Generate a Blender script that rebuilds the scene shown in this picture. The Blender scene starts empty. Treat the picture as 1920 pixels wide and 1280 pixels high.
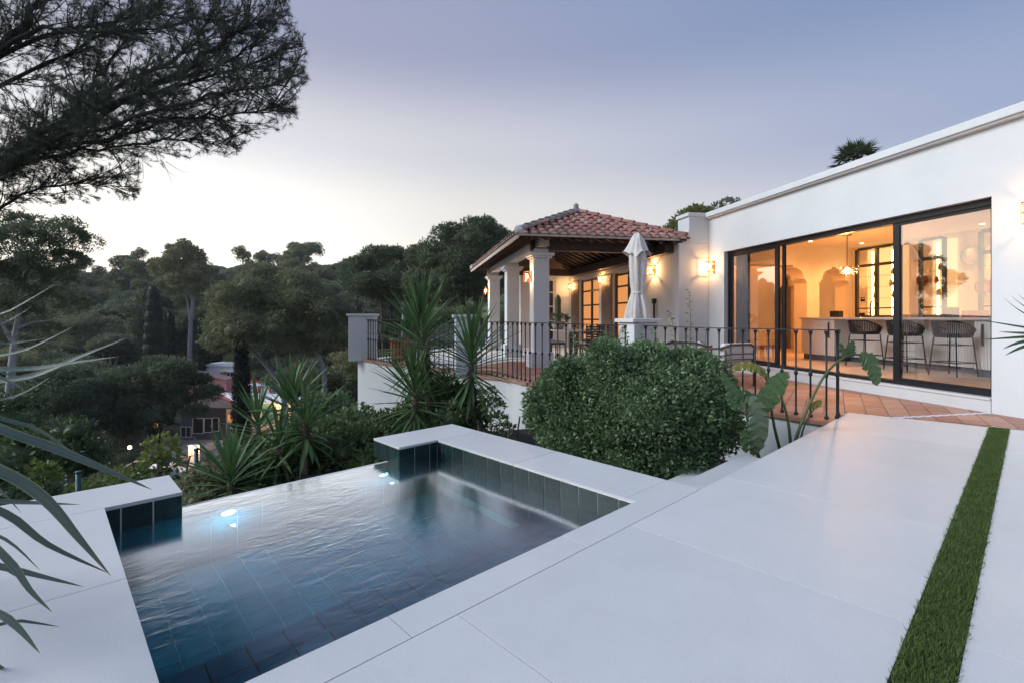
import bpy, bmesh, math, random
import numpy as np
from mathutils import Vector, Matrix, Euler

random.seed(7)
rng = np.random.default_rng(11)
S = bpy.context.scene
COL = S.collection
PI = math.pi
R = math.radians

# ------------------------------------------------------------------ camera
CAM_H = 1.15
cd = bpy.data.cameras.new('camera')
cam = bpy.data.objects.new('camera', cd); COL.objects.link(cam)
cam.location = (0, 0, CAM_H); cam.rotation_euler = (R(90), 0, 0)
cd.sensor_width = 36.0; cd.lens = 925 / 1920 * 36
cd.shift_y = (595 - 640) / 1920
cd.clip_start = 0.05; cd.clip_end = 3000
S.camera = cam

# ------------------------------------------------------------------ sky, dusk fill, exposure
SUN_AZ = R(-58)            # azimuth of the afterglow, measured from +Y towards +X
SUN_EL = R(9)
w = bpy.data.worlds.new('World'); S.world = w; w.use_nodes = True
nt = w.node_tree; N = nt.nodes; L = nt.links
bg = N['Background']
def nd(t, **k):
    n = N.new(t)
    for a, b in k.items(): setattr(n, a, b)
    return n
sky = nd('ShaderNodeTexSky', sky_type='NISHITA', sun_disc=False)
sky.sun_elevation = R(3); sky.sun_rotation = SUN_AZ
sky.altitude = 100; sky.air_density = 1.0; sky.dust_density = 1.5; sky.ozone_density = 3.0
tc = nd('ShaderNodeTexCoord'); sp = nd('ShaderNodeSeparateXYZ'); L.new(tc.outputs['Generated'], sp.inputs[0])
dot = nd('ShaderNodeVectorMath', operation='DOT_PRODUCT'); L.new(tc.outputs['Generated'], dot.inputs[0])
dot.inputs[1].default_value = (math.sin(SUN_AZ), math.cos(SUN_AZ), 0)
def ramp(pts):
    r = nd('ShaderNodeValToRGB'); e = r.color_ramp.elements
    r.color_ramp.interpolation = 'EASE'
    while len(e) < len(pts): e.new(0.5)
    for i, (p, c) in enumerate(pts):
        e[i].position = p; e[i].color = (*c, 1)
    return r
rs = ramp([(0.0, (.47, .405, .33)), (.05, (.43, .395, .345)), (.20, (.365, .352, .33)), (.32, (.285, .283, .298)), (.48, (.155, .163, .222)), (.7, (.105, .132, .22)), (1.0, (.10, .14, .235))])
ra = ramp([(0.0, (.36, .335, .325)), (.12, (.285, .28, .30)), (.3, (.145, .172, .248)), (.5, (.084, .124, .212)), (.75, (.080, .127, .222)), (1.0, (.092, .138, .235))])
L.new(sp.outputs['Z'], rs.inputs[0]); L.new(sp.outputs['Z'], ra.inputs[0])
mr = nd('ShaderNodeMapRange', interpolation_type='SMOOTHSTEP'); mr.inputs['From Min'].default_value = -.35; mr.inputs['From Max'].default_value = .85
L.new(dot.outputs['Value'], mr.inputs['Value'])
mx = nd('ShaderNodeMix', data_type='RGBA'); L.new(mr.outputs[0], mx.inputs['Factor'])
L.new(ra.outputs[0], mx.inputs[6]); L.new(rs.outputs[0], mx.inputs[7])
sc_ = nd('ShaderNodeVectorMath', operation='SCALE'); sc_.inputs['Scale'].default_value = .05; L.new(sky.outputs[0], sc_.inputs[0])
m2 = nd('ShaderNodeMix', data_type='RGBA'); m2.inputs['Factor'].default_value = .12
L.new(mx.outputs[2], m2.inputs[6]); L.new(sc_.outputs[0], m2.inputs[7])
# brighter afterglow low over the place where the sun has set
g1 = nd('ShaderNodeMapRange', interpolation_type='SMOOTHSTEP'); g1.inputs['From Min'].default_value = .55; g1.inputs['From Max'].default_value = 1.0; L.new(dot.outputs['Value'], g1.inputs['Value'])
g2 = nd('ShaderNodeMapRange', interpolation_type='SMOOTHSTEP'); g2.inputs['From Min'].default_value = .48; g2.inputs['From Max'].default_value = .0; L.new(sp.outputs['Z'], g2.inputs['Value'])
g3 = nd('ShaderNodeMath', operation='MULTIPLY'); L.new(g1.outputs[0], g3.inputs[0]); L.new(g2.outputs[0], g3.inputs[1])
g4 = nd('ShaderNodeMath', operation='MULTIPLY_ADD'); L.new(g3.outputs[0], g4.inputs[0]); g4.inputs[1].default_value = .75; g4.inputs[2].default_value = 1.0
g5 = nd('ShaderNodeVectorMath', operation='SCALE'); L.new(m2.outputs[2], g5.inputs[0]); L.new(g4.outputs[0], g5.inputs['Scale'])
L.new(g5.outputs[0], bg.inputs['Color']); bg.inputs['Strength'].default_value = 1.0

sl = bpy.data.lights.new('dusk_fill', 'SUN'); sl.energy = 1.3; sl.angle = R(30); sl.color = (.95, .98, 1)  # soft fill added from the left and behind, not the set sun
so = bpy.data.objects.new('dusk_fill', sl); COL.objects.link(so)
LA = R(-98)
sd = Vector((math.sin(LA) * math.cos(R(32)), math.cos(LA) * math.cos(R(32)), math.sin(R(32))))
so.rotation_euler = sd.to_track_quat('Z', 'Y').to_euler()
S.view_settings.view_transform = 'Standard'; S.view_settings.look = 'None'
S.view_settings.exposure = 1.45; S.view_settings.gamma = 1.0; S.view_settings.use_curve_mapping = False
S.render.engine = 'CYCLES'
cy = S.cycles
cy.use_denoising = True; cy.max_bounces = 9; cy.diffuse_bounces = 4; cy.glossy_bounces = 4; cy.transmission_bounces = 8
cy.transparent_max_bounces = 16; cy.sample_clamp_indirect = 6; cy.caustics_reflective = False

# ------------------------------------------------------------------ materials
MAT = {}
class NB:
    def __init__(s, name):
        s.m = bpy.data.materials.new(name); s.m.use_nodes = True
        s.nt = s.m.node_tree; s.n = s.nt.nodes; s.l = s.nt.links
        s.b = s.n['Principled BSDF']; s.out = s.n['Material Output']
        s.tc = s.n.new('ShaderNodeTexCoord')
    def noise(s, scale, detail=6, rough=.6, vec=None, dist=0):
        n = s.n.new('ShaderNodeTexNoise'); n.inputs['Scale'].default_value = scale
        n.inputs['Detail'].default_value = detail; n.inputs['Roughness'].default_value = rough; n.inputs['Distortion'].default_value = dist
        s.l.new(vec or s.tc.outputs['Object'], n.inputs['Vector']); return n.outputs['Fac']
    def mapping(s, scale=(1, 1, 1), rot=(0, 0, 0)):
        m = s.n.new('ShaderNodeMapping'); m.inputs['Scale'].default_value = scale; m.inputs['Rotation'].default_value = rot
        s.l.new(s.tc.outputs['Object'], m.inputs[0]); return m.outputs[0]
    def ramp(s, fac, pts):
        r = s.n.new('ShaderNodeValToRGB'); e = r.color_ramp.elements
        while len(e) < len(pts): e.new(.5)
        for i, (p, c) in enumerate(pts):
            e[i].position = p; e[i].color = (*c, 1) if len(c) == 3 else c
        s.l.new(fac, r.inputs[0]); return r.outputs[0]
    def mix(s, fac, a, b, mode='MIX'):
        m = s.n.new('ShaderNodeMix'); m.data_type = 'RGBA'; m.blend_type = mode
        for i, v in ((0, fac), (6, a), (7, b)):
            if hasattr(v, 'is_linked') or hasattr(v, 'node'): s.l.new(v, m.inputs[i])
            else: m.inputs[i].default_value = v if i == 0 else (*v, 1)
        return m.outputs[2]
    def bump(s, fac, strength=.2, dist=.01):
        b = s.n.new('ShaderNodeBump'); b.inputs['Strength'].default_value = strength; b.inputs['Distance'].default_value = dist
        s.l.new(fac, b.inputs['Height']); s.l.new(b.outputs[0], s.b.inputs['Normal']); return b
    def objrand(s):
        o = s.n.new('ShaderNodeObjectInfo'); return o.outputs['Random']
    def island(s):
        g = s.n.new('ShaderNodeNewGeometry'); return g.outputs['Random Per Island']
    def base(s, v):
        if isinstance(v, tuple): s.b.inputs['Base Color'].default_value = (*v, 1)
        else: s.l.new(v, s.b.inputs['Base Color'])
    def rough(s, v):
        if isinstance(v, (int, float)): s.b.inputs['Roughness'].default_value = v
        else: s.l.new(v, s.b.inputs['Roughness'])

def simple(name, c, rough=.6, var=.15, scale=8, bump=.1, metal=0, spec=.5, objvar=0, bd=.005):
    k = NB(name); f = k.noise(scale)
    lo = tuple(x * (1 - var) for x in c); hi = tuple(min(1, x * (1 + var)) for x in c)
    col = k.ramp(f, [(.3, lo), (.7, hi)])
    if objvar:
        col = k.mix(objvar, col, k.ramp(k.objrand(), [(0, tuple(x * .55 for x in c)), (1, tuple(min(1, x * 1.5) for x in c))]))
    k.base(col); k.rough(rough); k.b.inputs['Metallic'].default_value = metal
    k.b.inputs['Specular IOR Level'].default_value = spec
    if bump: k.bump(k.noise(scale * 6), bump, bd)
    MAT[name] = k.m; return k.m

# lime-washed plaster with faint trowel marks and weather stains
k = NB('plaster'); a = k.noise(1.3, 8, .65); b = k.noise(9, 5)
vv = k.mapping((5, 5, .5)); st = k.noise(1.2, 6, .7, vv)
c = k.mix(k.ramp(a, [(.35, (0, 0, 0)), (.75, (1, 1, 1))]), (.61, .635, .65), (.55, .58, .60))
c = k.mix(k.ramp(st, [(.50, (0, 0, 0)), (.82, (.5, .5, .5))]), c, (.60, .61, .60))
c = k.mix(k.ramp(k.noise(2.6, 9, .75, dist=1.2), [(.60, (0, 0, 0)), (.75, (.25, .25, .25))]), c, (.62, .60, .56))
k.base(c); k.rough(.85); k.bump(k.mix(.5, b, k.noise(40, 3)), .25, .006); MAT['plaster'] = k.m
# porcelain deck slab
k = NB('slab'); a = k.noise(2.2, 10, .7); b = k.noise(150, 3, .6); c0 = k.noise(24, 6, .7); cl = k.noise(.8, 5, .65, dist=.4); ri = k.noise(1.7, 8, .75, dist=1.5)
c = k.mix(k.ramp(a, [(.3, (0, 0, 0)), (.72, (1, 1, 1))]), (.56, .58, .59), (.49, .51, .525))
c = k.mix(k.ramp(b, [(.38, (.42, .42, .42)), (.56, (0, 0, 0))]), c, (.42, .42, .42))
c = k.mix(k.ramp(c0, [(.58, (0, 0, 0)), (.78, (.22, .22, .22))]), c, (.50, .49, .47))
c = k.mix(k.ramp(cl, [(.48, (0, 0, 0)), (.72, (.34, .34, .34))]), c, (.55, .56, .57))
c = k.mix(k.ramp(ri, [(.47, (0, 0, 0)), (.50, (.16, .16, .16)), (.53, (0, 0, 0))]), c, (.45, .45, .45))
c = k.mix(.14, c, k.ramp(k.objrand(), [(0, (.50, .52, .55)), (1, (.86, .85, .83))]))
k.base(c); k.rough(k.ramp(cl, [(.3, (.33,) * 3), (.7, (.52,) * 3)])); k.bump(k.mix(.5, b, c0), .22, .002); MAT['slab'] = k.m
# glazed green pool tile
k = NB('pool_tile'); a = k.noise(9, 8, .7, dist=.6); b = k.noise(45, 4)
c = k.ramp(a, [(.25, (.005, .013, .014)), (.5, (.013, .028, .028)), (.75, (.035, .058, .053))])
c = k.mix(.35, c, k.ramp(k.objrand(), [(0, (.005, .015, .018)), (1, (.030, .055, .050))]))
k.base(c); k.rough(k.ramp(b, [(.3, (.16,) * 3), (.7, (.34,) * 3)])); k.bump(a, .15, .004); k.b.inputs['Specular IOR Level'].default_value = .12; MAT['pool_tile'] = k.m
k = NB('lamplit_tile'); a = k.noise(9, 8, .7, dist=.6)  # submerged copy of the green tile, lamp-lit blue put into its colour
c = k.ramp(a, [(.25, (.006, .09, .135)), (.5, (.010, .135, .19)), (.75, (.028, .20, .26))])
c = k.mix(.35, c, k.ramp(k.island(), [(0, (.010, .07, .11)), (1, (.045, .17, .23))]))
k.base(c); k.rough(.6); k.b.inputs['Specular IOR Level'].default_value = .08; MAT['lamplit_tile'] = k.m
simple('grout', (.36, .42, .42), .8, .1, 20, .1)
simple('joint', (.16, .16, .17), .9, .1, 20, 0)
simple('steel_trim', (.55, .54, .52), .4, .05, 20, 0, metal=.6)
# terracotta
k = NB('terracotta'); a = k.noise(5, 8, .7); v2 = k.mapping((2, 30, 2), (0, 0, R(0))); b = k.noise(1.5, 6, .7, v2)
c = k.ramp(a, [(.25, (.23, .095, .065)), (.55, (.36, .17, .12)), (.8, (.46, .27, .21))])
c = k.mix(.45, c, k.ramp(k.objrand(), [(0, (.20, .085, .06)), (.5, (.36, .18, .13)), (1, (.50, .34, .27))]))
c = k.mix(k.ramp(b, [(.5, (0, 0, 0)), (.75, (.4, .4, .4))]), c, (.48, .33, .27))
k.base(c); k.rough(.5); k.bump(k.mix(.5, a, b), .25, .006); MAT['terracotta'] = k.m
k = NB('roof_clay'); a = k.noise(6, 8, .7); b = k.noise(2, 4, .6)
c = k.ramp(a, [(.2, (.20, .075, .06)), (.5, (.36, .15, .11)), (.8, (.48, .27, .20))])
c = k.mix(.6, c, k.ramp(k.objrand(), [(0, (.17, .115, .105)), (.35, (.31, .14, .12)), (.7, (.37, .21, .18)), (1, (.42, .34, .31))]))
c = k.mix(k.ramp(a, [(.58, (0, 0, 0)), (.72, (.6, .6, .6))]), c, (.22, .21, .17))
k.base(c); k.rough(.85); k.bump(a, .4, .01); MAT['roof_clay'] = k.m
simple('roof_grey', (.27, .24, .21), .9, .35, 7, .4, bd=.01, objvar=.3)
simple('mortar', (.62, .60, .58), .9, .2, 12, .5, bd=.01)
k = NB('wood'); v = k.mapping((3, 3, 25)); a = k.noise(2, 6, .6, k.mapping((14, 1.5, 14)))
k.base(k.ramp(a, [(.3, (.018, .010, .007)), (.7, (.055, .030, .020))])); k.rough(.6); k.bump(a, .3, .004); MAT['wood'] = k.m
simple('pale_wood', (.34, .22, .14), .6, .25, 10, .2)
simple('bleached_beam', (.50, .43, .37), .8, .2, 9, .3)
simple('iron', (.012, .013, .018), .5, .2, 30, .15, metal=.2)
simple('black_frame', (.008, .009, .012), .35, .1, 20, 0)
simple('grey_curtain', (.10, .11, .14), .8, .1, 20, 0)
simple('shutter', (.16, .105, .075), .6, .15, 12, .2)
simple('umbrella_cloth', (.66, .63, .60), .95, .08, 12, .3)
simple('cushion', (.62, .62, .64), .95, .08, 12, .3)
simple('wicker', (.10, .075, .06), .85, .5, 60, .8, bd=.01)
simple('clay_pot', (.36, .14, .08), .8, .2, 9, .3)
simple('stone_pot', (.36, .33, .30), .9, .2, 14, .4)
simple('interior_wall', (.78, .70, .58), .85, .04, 3, .1)
simple('interior_floor', (.50, .38, .29), .55, .15, 3, .08)
simple('skirting', (.30, .13, .08), .6, .2, 8, .1)
simple('island_panel', (.70, .68, .67), .5, .05, 8, .05)
simple('counter', (.60, .56, .52), .3, .06, 8, 0)
simple('stool_rope', (.012, .012, .014), .8, .3, 80, .6)
simple('soil', (.035, .028, .02), .95, .4, 6, .8, bd=.05)
simple('forest_floor', (.035, .038, .022), .95, .5, .6, .8, bd=.3)
simple('bark', (.11, .085, .065), .95, .4, 12, .8, bd=.03)
simple('dark_bark', (.030, .026, .024), .95, .4, 12, .8, bd=.03)
simple('pale_bark', (.30, .30, .31), .9, .35, 5, .5, bd=.02)
simple('yucca_bark', (.13, .105, .085), .95, .4, 30, .8, bd=.02)
simple('fence_green', (.025, .07, .08), .5, .1, 20, 0, metal=.3)
simple('white_paint', (.84, .86, .88), .8, .08, 2, .1)
simple('pink_paint', (.66, .26, .27), .85, .1, 1, .1)
simple('red_paint', (.42, .06, .06), .8, .15, 2, .1)
simple('teal_paint', (.12, .32, .38), .8, .1, 2, .1)
simple('porch_roof', (.10, .065, .06), .9, .3, 3, .4)
simple('road', (.24, .25, .28), .9, .15, .5, .2)
simple('dark_opening', (.010, .012, .016), .3, .1, 3, 0)
simple('white_frame', (.72, .72, .72), .6, .04, 8, 0)
simple('copper_pan', (.32, .10, .04), .3, .2, 12, 0, metal=.8)
simple('blue_white', (.30, .36, .55), .4, .2, 60, 0)

def emis(name, c, st):
    k = NB(name); k.base((0.02, .02, .02)); k.b.inputs['Emission Color'].default_value = (*c, 1); k.b.inputs['Emission Strength'].default_value = st
    MAT[name] = k.m
emis('bulb', (1, .58, .24), 14); emis('led_strip', (1, .62, .28), 5); emis('downlight_glow', (1, .66, .34), 9)
emis('lantern_glow', (1, .66, .33), 3.2); emis('window_lit', (1, .40, .12), .28); emis('pool_lamp', (1, .96, 1), 14)
emis('cabinet_back_glow', (1, .50, .18), .55)  # glow added to the cabinet back, imitating strip light falling on it

def foliage(name, dark, light, tip=None, rough=.6, trans=.32, nscale=1.2):
    k = NB(name)
    c = k.ramp(k.island(), [(0, dark), (1, light)])
    f = k.noise(nscale, 3, .5)
    c = k.mix(k.ramp(f, [(.35, (0, 0, 0)), (.65, (.6, .6, .6))]), c, tuple(x * .6 for x in dark))
    c = k.mix(.4, c, k.ramp(k.objrand(), [(0, tuple(x * .7 for x in light)), (.5, dark), (1, tuple((light[0] * 1.35, light[1] * 1.15, light[2] * .8)))]))
    k.base(c); k.rough(rough); k.b.inputs['Specular IOR Level'].default_value = .35
    t = k.n.new('ShaderNodeBsdfTranslucent'); k.l.new(c, t.inputs[0])
    ms = k.n.new('ShaderNodeMixShader'); ms.inputs[0].default_value = trans
    k.l.new(k.b.outputs[0], ms.inputs[1]); k.l.new(t.outputs[0], ms.inputs[2]); k.l.new(ms.outputs[0], k.out.inputs['Surface'])
    MAT[name] = k.m
foliage('pine_needles', (.11, .14, .080), (.25, .275, .155))
foliage('near_pine', (.035, .055, .040), (.085, .115, .075))
foliage('dark_pine', (.085, .12, .068), (.195, .235, .125))
foliage('broadleaf', (.090, .130, .055), (.21, .25, .10))
foliage('olive_leaf', (.12, .14, .085), (.23, .25, .15))
foliage('cypress_leaf', (.012, .022, .014), (.035, .052, .030))
foliage('bush_leaf', (.095, .165, .075), (.25, .37, .18), rough=.45)
foliage('shrub_leaf', (.045, .085, .035), (.13, .19, .08), rough=.5)
foliage('lime_leaf', (.11, .16, .04), (.22, .28, .07))
foliage('grass_blade', (.035, .080, .028), (.13, .20, .065), rough=.5, nscale=9)

def strap(name, c0, c1, edge=None, rough=.4, lateral=False, tip=(.20, .15, .07)):
    k = NB(name); sx = k.n.new('ShaderNodeSeparateXYZ'); k.l.new(k.tc.outputs['UV'], sx.inputs[0])
    mp = k.n.new('ShaderNodeMapping'); mp.inputs['Scale'].default_value = (14, 1.5, 1) if not lateral else (2.5, 26, 1); k.l.new(k.tc.outputs['UV'], mp.inputs[0])
    if lateral: mp.inputs['Rotation'].default_value = (0, 0, R(3))
    a = k.noise(1.6, 4, .6, mp.outputs[0]); blot = k.noise(14, 5, .7)
    c = k.ramp(a, [(.32, c0), (.68, c1)])
    c = k.mix(.35, c, k.ramp(k.objrand(), [(0, tuple(x * .6 for x in c0)), (1, tuple(x * 1.25 for x in c1))]))
    c = k.mix(k.ramp(blot, [(.62, (0, 0, 0)), (.72, (.45, .45, .45))]), c, tip)
    c = k.mix(k.ramp(sx.outputs['Y'], [(.86, (0, 0, 0)), (.97, (.9, .9, .9))]), c, tip)
    if edge: c = k.mix(k.ramp(sx.outputs['X'], [(0, (.8, .8, .8)), (.10, (0, 0, 0)), (.90, (0, 0, 0)), (1, (.8, .8, .8))]), c, edge)
    k.base(c); k.rough(rough); k.bump(a, .5, .002)
    t = k.n.new('ShaderNodeBsdfTranslucent'); k.l.new(c, t.inputs[0])
    ms = k.n.new('ShaderNodeMixShader'); ms.inputs[0].default_value = .22
    k.l.new(k.b.outputs[0], ms.inputs[1]); k.l.new(t.outputs[0], ms.inputs[2]); k.l.new(ms.outputs[0], k.out.inputs['Surface'])
    MAT[name] = k.m
def add_uv(me, uv):
    l = me.uv_layers.new(name='UVMap'); idx = np.empty(len(me.loops), dtype=np.int32); me.loops.foreach_get('vertex_index', idx)
    l.data.foreach_set('uv', np.asarray(uv, dtype=np.float32)[idx].ravel())
    return me
strap('yucca_leaf', (.035, .085, .030), (.095, .19, .060), rough=.6)
strap('strap_leaf', (.045, .078, .062), (.12, .17, .145), rough=.42, edge=(.30, .33, .18))
strap('banana_leaf', (.04, .085, .03), (.10, .18, .065), rough=.35, lateral=True)
strap('banana_yellow', (.16, .18, .035), (.32, .28, .05), lateral=True)
strap('banana_grey', (.09, .14, .08), (.19, .26, .15), rough=.4, lateral=True, tip=(.30, .26, .06))
strap('stem_green', (.06, .09, .03), (.12, .15, .05))
strap('palm_leaf', (.03, .05, .025), (.08, .11, .05))

# water : refracting sheet, Fresnel reflection, fine ripples
k = NB('water'); k.n.remove(k.b)
g = k.n.new('ShaderNodeBsdfRefraction'); g.inputs['IOR'].default_value = 1.33; g.inputs['Roughness'].default_value = .03
g.inputs['Color'].default_value = (.20, .78, .90, 1)
gg = k.n.new('ShaderNodeBsdfGlossy'); gg.inputs['Roughness'].default_value = .13; gg.inputs['Color'].default_value = (.93, .97, 1, 1)
wf = k.n.new('ShaderNodeFresnel'); wf.inputs[0].default_value = 1.33
wm = k.n.new('ShaderNodeMath'); wm.operation = 'MULTIPLY'; wm.use_clamp = True; wm.inputs[1].default_value = 18; wp = k.n.new('ShaderNodeMath'); wp.operation = 'POWER'; wp.inputs[1].default_value = 1.68; k.l.new(wf.outputs[0], wp.inputs[0]); k.l.new(wp.outputs[0], wm.inputs[0])
n1 = k.n.new('ShaderNodeTexNoise'); n1.inputs['Scale'].default_value = 6; n1.inputs['Detail'].default_value = 4; n1.inputs['Distortion'].default_value = .8
n2 = k.n.new('ShaderNodeTexNoise'); n2.inputs['Scale'].default_value = 1.1; n2.inputs['Detail'].default_value = 2
k.l.new(k.mapping((1, 2.2, 1), (0, 0, R(30))), n1.inputs['Vector']); k.l.new(k.tc.outputs['Object'], n2.inputs['Vector'])
mm = k.n.new('ShaderNodeMath'); mm.operation = 'MULTIPLY'
msk = k.n.new('ShaderNodeMapRange'); msk.inputs['From Min'].default_value = .40; msk.inputs['From Max'].default_value = .68
k.l.new(n2.outputs['Fac'], msk.inputs['Value']); k.l.new(n1.outputs['Fac'], mm.inputs[0]); k.l.new(msk.outputs[0], mm.inputs[1])
bp = k.n.new('ShaderNodeBump'); bp.inputs['Strength'].default_value = .4; bp.inputs['Distance'].default_value = .011
k.l.new(mm.outputs[0], bp.inputs['Height'])
for q_ in (g, gg, wf): k.l.new(bp.outputs[0], q_.inputs['Normal'])
ms = k.n.new('ShaderNodeMixShader'); k.l.new(wm.outputs[0], ms.inputs[0]); k.l.new(g.outputs[0], ms.inputs[1]); k.l.new(gg.outputs[0], ms.inputs[2])
k.l.new(ms.outputs[0], k.out.inputs['Surface'])
MAT['water'] = k.m
# window glass
k = NB('window_glass'); k.n.remove(k.b)
tr = k.n.new('ShaderNodeBsdfTransparent'); tr.inputs[0].default_value = (.90, .93, .93, 1)
gl = k.n.new('ShaderNodeBsdfGlossy'); gl.inputs['Roughness'].default_value = .0
lw = k.n.new('ShaderNodeLayerWeight'); lw.inputs[0].default_value = .35
fr = k.n.new('ShaderNodeMapRange'); fr.inputs['To Min'].default_value = .27; fr.inputs['To Max'].default_value = .85; k.l.new(lw.outputs['Facing'], fr.inputs['Value'])
ms = k.n.new('ShaderNodeMixShader'); k.l.new(fr.outputs[0], ms.inputs[0]); k.l.new(tr.outputs[0], ms.inputs[1]); k.l.new(gl.outputs[0], ms.inputs[2])
k.l.new(ms.outputs[0], k.out.inputs['Surface']); MAT['window_glass'] = k.m
k = NB('clear_glass'); k.n.remove(k.b)
tr = k.n.new('ShaderNodeBsdfTransparent'); tr.inputs[0].default_value = (.97, .96, .93, 1)
gl = k.n.new('ShaderNodeBsdfGlossy'); gl.inputs['Roughness'].default_value = .02
lw = k.n.new('ShaderNodeLayerWeight'); lw.inputs[0].default_value = .3
fr = k.n.new('ShaderNodeMapRange'); fr.inputs['To Min'].default_value = .05; fr.inputs['To Max'].default_value = .6; k.l.new(lw.outputs['Facing'], fr.inputs['Value'])
ms = k.n.new('ShaderNodeMixShader'); k.l.new(fr.outputs[0], ms.inputs[0]); k.l.new(tr.outputs[0], ms.inputs[1]); k.l.new(gl.outputs[0], ms.inputs[2])
k.l.new(ms.outputs[0], k.out.inputs['Surface']); MAT['clear_glass'] = k.m

# ------------------------------------------------------------------ helpers
class MB:
    def __init__(s): s.v = []; s.f = []
    def add(s, vs, fs):
        o = len(s.v); s.v += [tuple(p) for p in vs]; s.f += [tuple(i + o for i in f) for f in fs]; return s
    def box(s, x0, x1, y0, y1, z0, z1):
        return s.add([(x0, y0, z0), (x1, y0, z0), (x1, y1, z0), (x0, y1, z0), (x0, y0, z1), (x1, y0, z1), (x1, y1, z1), (x0, y1, z1)],
                     [(0, 3, 2, 1), (4, 5, 6, 7), (0, 1, 5, 4), (1, 2, 6, 5), (2, 3, 7, 6), (3, 0, 4, 7)])
    def prism(s, pts, z0, z1):
        n = len(pts)
        a = sum(pts[i][0] * pts[(i + 1) % n][1] - pts[(i + 1) % n][0] * pts[i][1] for i in range(n))
        if a < 0: pts = pts[::-1]
        return s.add([(x, y, z0) for x, y in pts] + [(x, y, z1) for x, y in pts],
                     [tuple(range(n))[::-1], tuple(range(n, 2 * n))] + [(i, (i + 1) % n, n + (i + 1) % n, n + i) for i in range(n)])
    def wall_xz(s, pts, y0, y1):      # outline in x,z pushed along y
        n = len(pts)
        return s.add([(x, y0, z) for x, z in pts] + [(x, y1, z) for x, z in pts],
                     [tuple(range(n)), tuple(range(n, 2 * n))[::-1]] + [(i, n + i, n + (i + 1) % n, (i + 1) % n) for i in range(n)])
    def wall_yz(s, pts, x0, x1):      # outline in y,z pushed along x
        n = len(pts)
        return s.add([(x0, y, z) for y, z in pts] + [(x1, y, z) for y, z in pts],
                     [tuple(range(n))[::-1], tuple(range(n, 2 * n))] + [(i, (i + 1) % n, n + (i + 1) % n, n + i) for i in range(n)])
    def tube(s, path, rad, seg=8, cap=True):
        path = [Vector(p) for p in path]; n = len(path)
        if not hasattr(rad, '__len__'): rad = [rad] * n
        o = len(s.v); up = None
        for i, p in enumerate(path):
            t = (path[min(i + 1, n - 1)] - path[max(i - 1, 0)])
            t = t.normalized() if t.length > 1e-9 else Vector((0, 0, 1))
            if up is None:
                up = t.orthogonal().normalized()
            u = (up - t * up.dot(t)); u = u.normalized() if u.length > 1e-6 else t.orthogonal().normalized()
            up = u; b = t.cross(u)
            for j in range(seg):
                a = 2 * PI * j / seg
                q = p + (u * math.cos(a) + b * math.sin(a)) * rad[i]; s.v.append(tuple(q))
        for i in range(n - 1):
            for j in range(seg):
                s.f.append((o + i * seg + j, o + i * seg + (j + 1) % seg, o + (i + 1) * seg + (j + 1) % seg, o + (i + 1) * seg + j))
        if cap:
            s.f.append(tuple(o + j for j in range(seg))[::-1]); s.f.append(tuple(o + (n - 1) * seg + j for j in range(seg)))
        return s
    def lathe(s, prof, c=(0, 0, 0), seg=16, sq=False, rot0=0):
        o = len(s.v); n = len(prof)
        for r, z in prof:
            for j in range(seg):
                a = 2 * PI * j / seg + rot0
                s.v.append((c[0] + r * math.cos(a), c[1] + r * math.sin(a), c[2] + z))
        for i in range(n - 1):
            for j in range(seg):
                s.f.append((o + i * seg + j, o + i * seg + (j + 1) % seg, o + (i + 1) * seg + (j + 1) % seg, o + (i + 1) * seg + j))
        s.f.append(tuple(o + j for j in range(seg))[::-1]); s.f.append(tuple(o + (n - 1) * seg + j for j in range(seg)))
        return s
    def mesh(s, name, mat, smooth=False, off=(0, 0, 0)):
        me = bpy.data.meshes.new(name)
        vs = [(a - off[0], b - off[1], c - off[2]) for a, b, c in s.v] if any(off) else s.v
        me.from_pydata(vs, [], s.f); me.update()
        if smooth: me.shade_smooth()
        me.materials.append(MAT[mat] if isinstance(mat, str) else mat)
        return me

def link(name, me, parent=None, loc=(0, 0, 0), rot=(0, 0, 0), scale=(1, 1, 1), **props):
    o = bpy.data.objects.new(name, me); COL.objects.link(o)
    o.location = loc; o.rotation_euler = rot; o.scale = scale
    if parent is not None: o.parent = parent
    for a, b in props.items():
        if b: o[a] = b
    return o

def bevel(o, w=.004, seg=2):
    m = o.modifiers.new('bevel', 'BEVEL'); m.width = w; m.segments = seg; m.limit_method = 'ANGLE'; return o

HR = R(11.726); PR = R(43.44)           # house frame: x = n (away from pool), y = d (depth).  pool frame: x = v, y = u
cH, sH, cP, sP = math.cos(HR), math.sin(HR), math.cos(PR), math.sin(PR)
def HW(n, d, z=0): return Vector((n * cH - d * sH, n * sH + d * cH, z))
def PW(v, u, z=0): return Vector((v * cP - u * sP, v * sP + u * cP, z))
def WH(X, Y): return (X * cH + Y * sH, -X * sH + Y * cH)
def WP(X, Y): return (X * cP + Y * sP, -X * sP + Y * cP)
def at(x, y, Y): return Vector(((x - 960) / 925 * Y, Y, CAM_H - (y - 595) / 925 * Y))   # a measured sight line at a chosen distance

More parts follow.
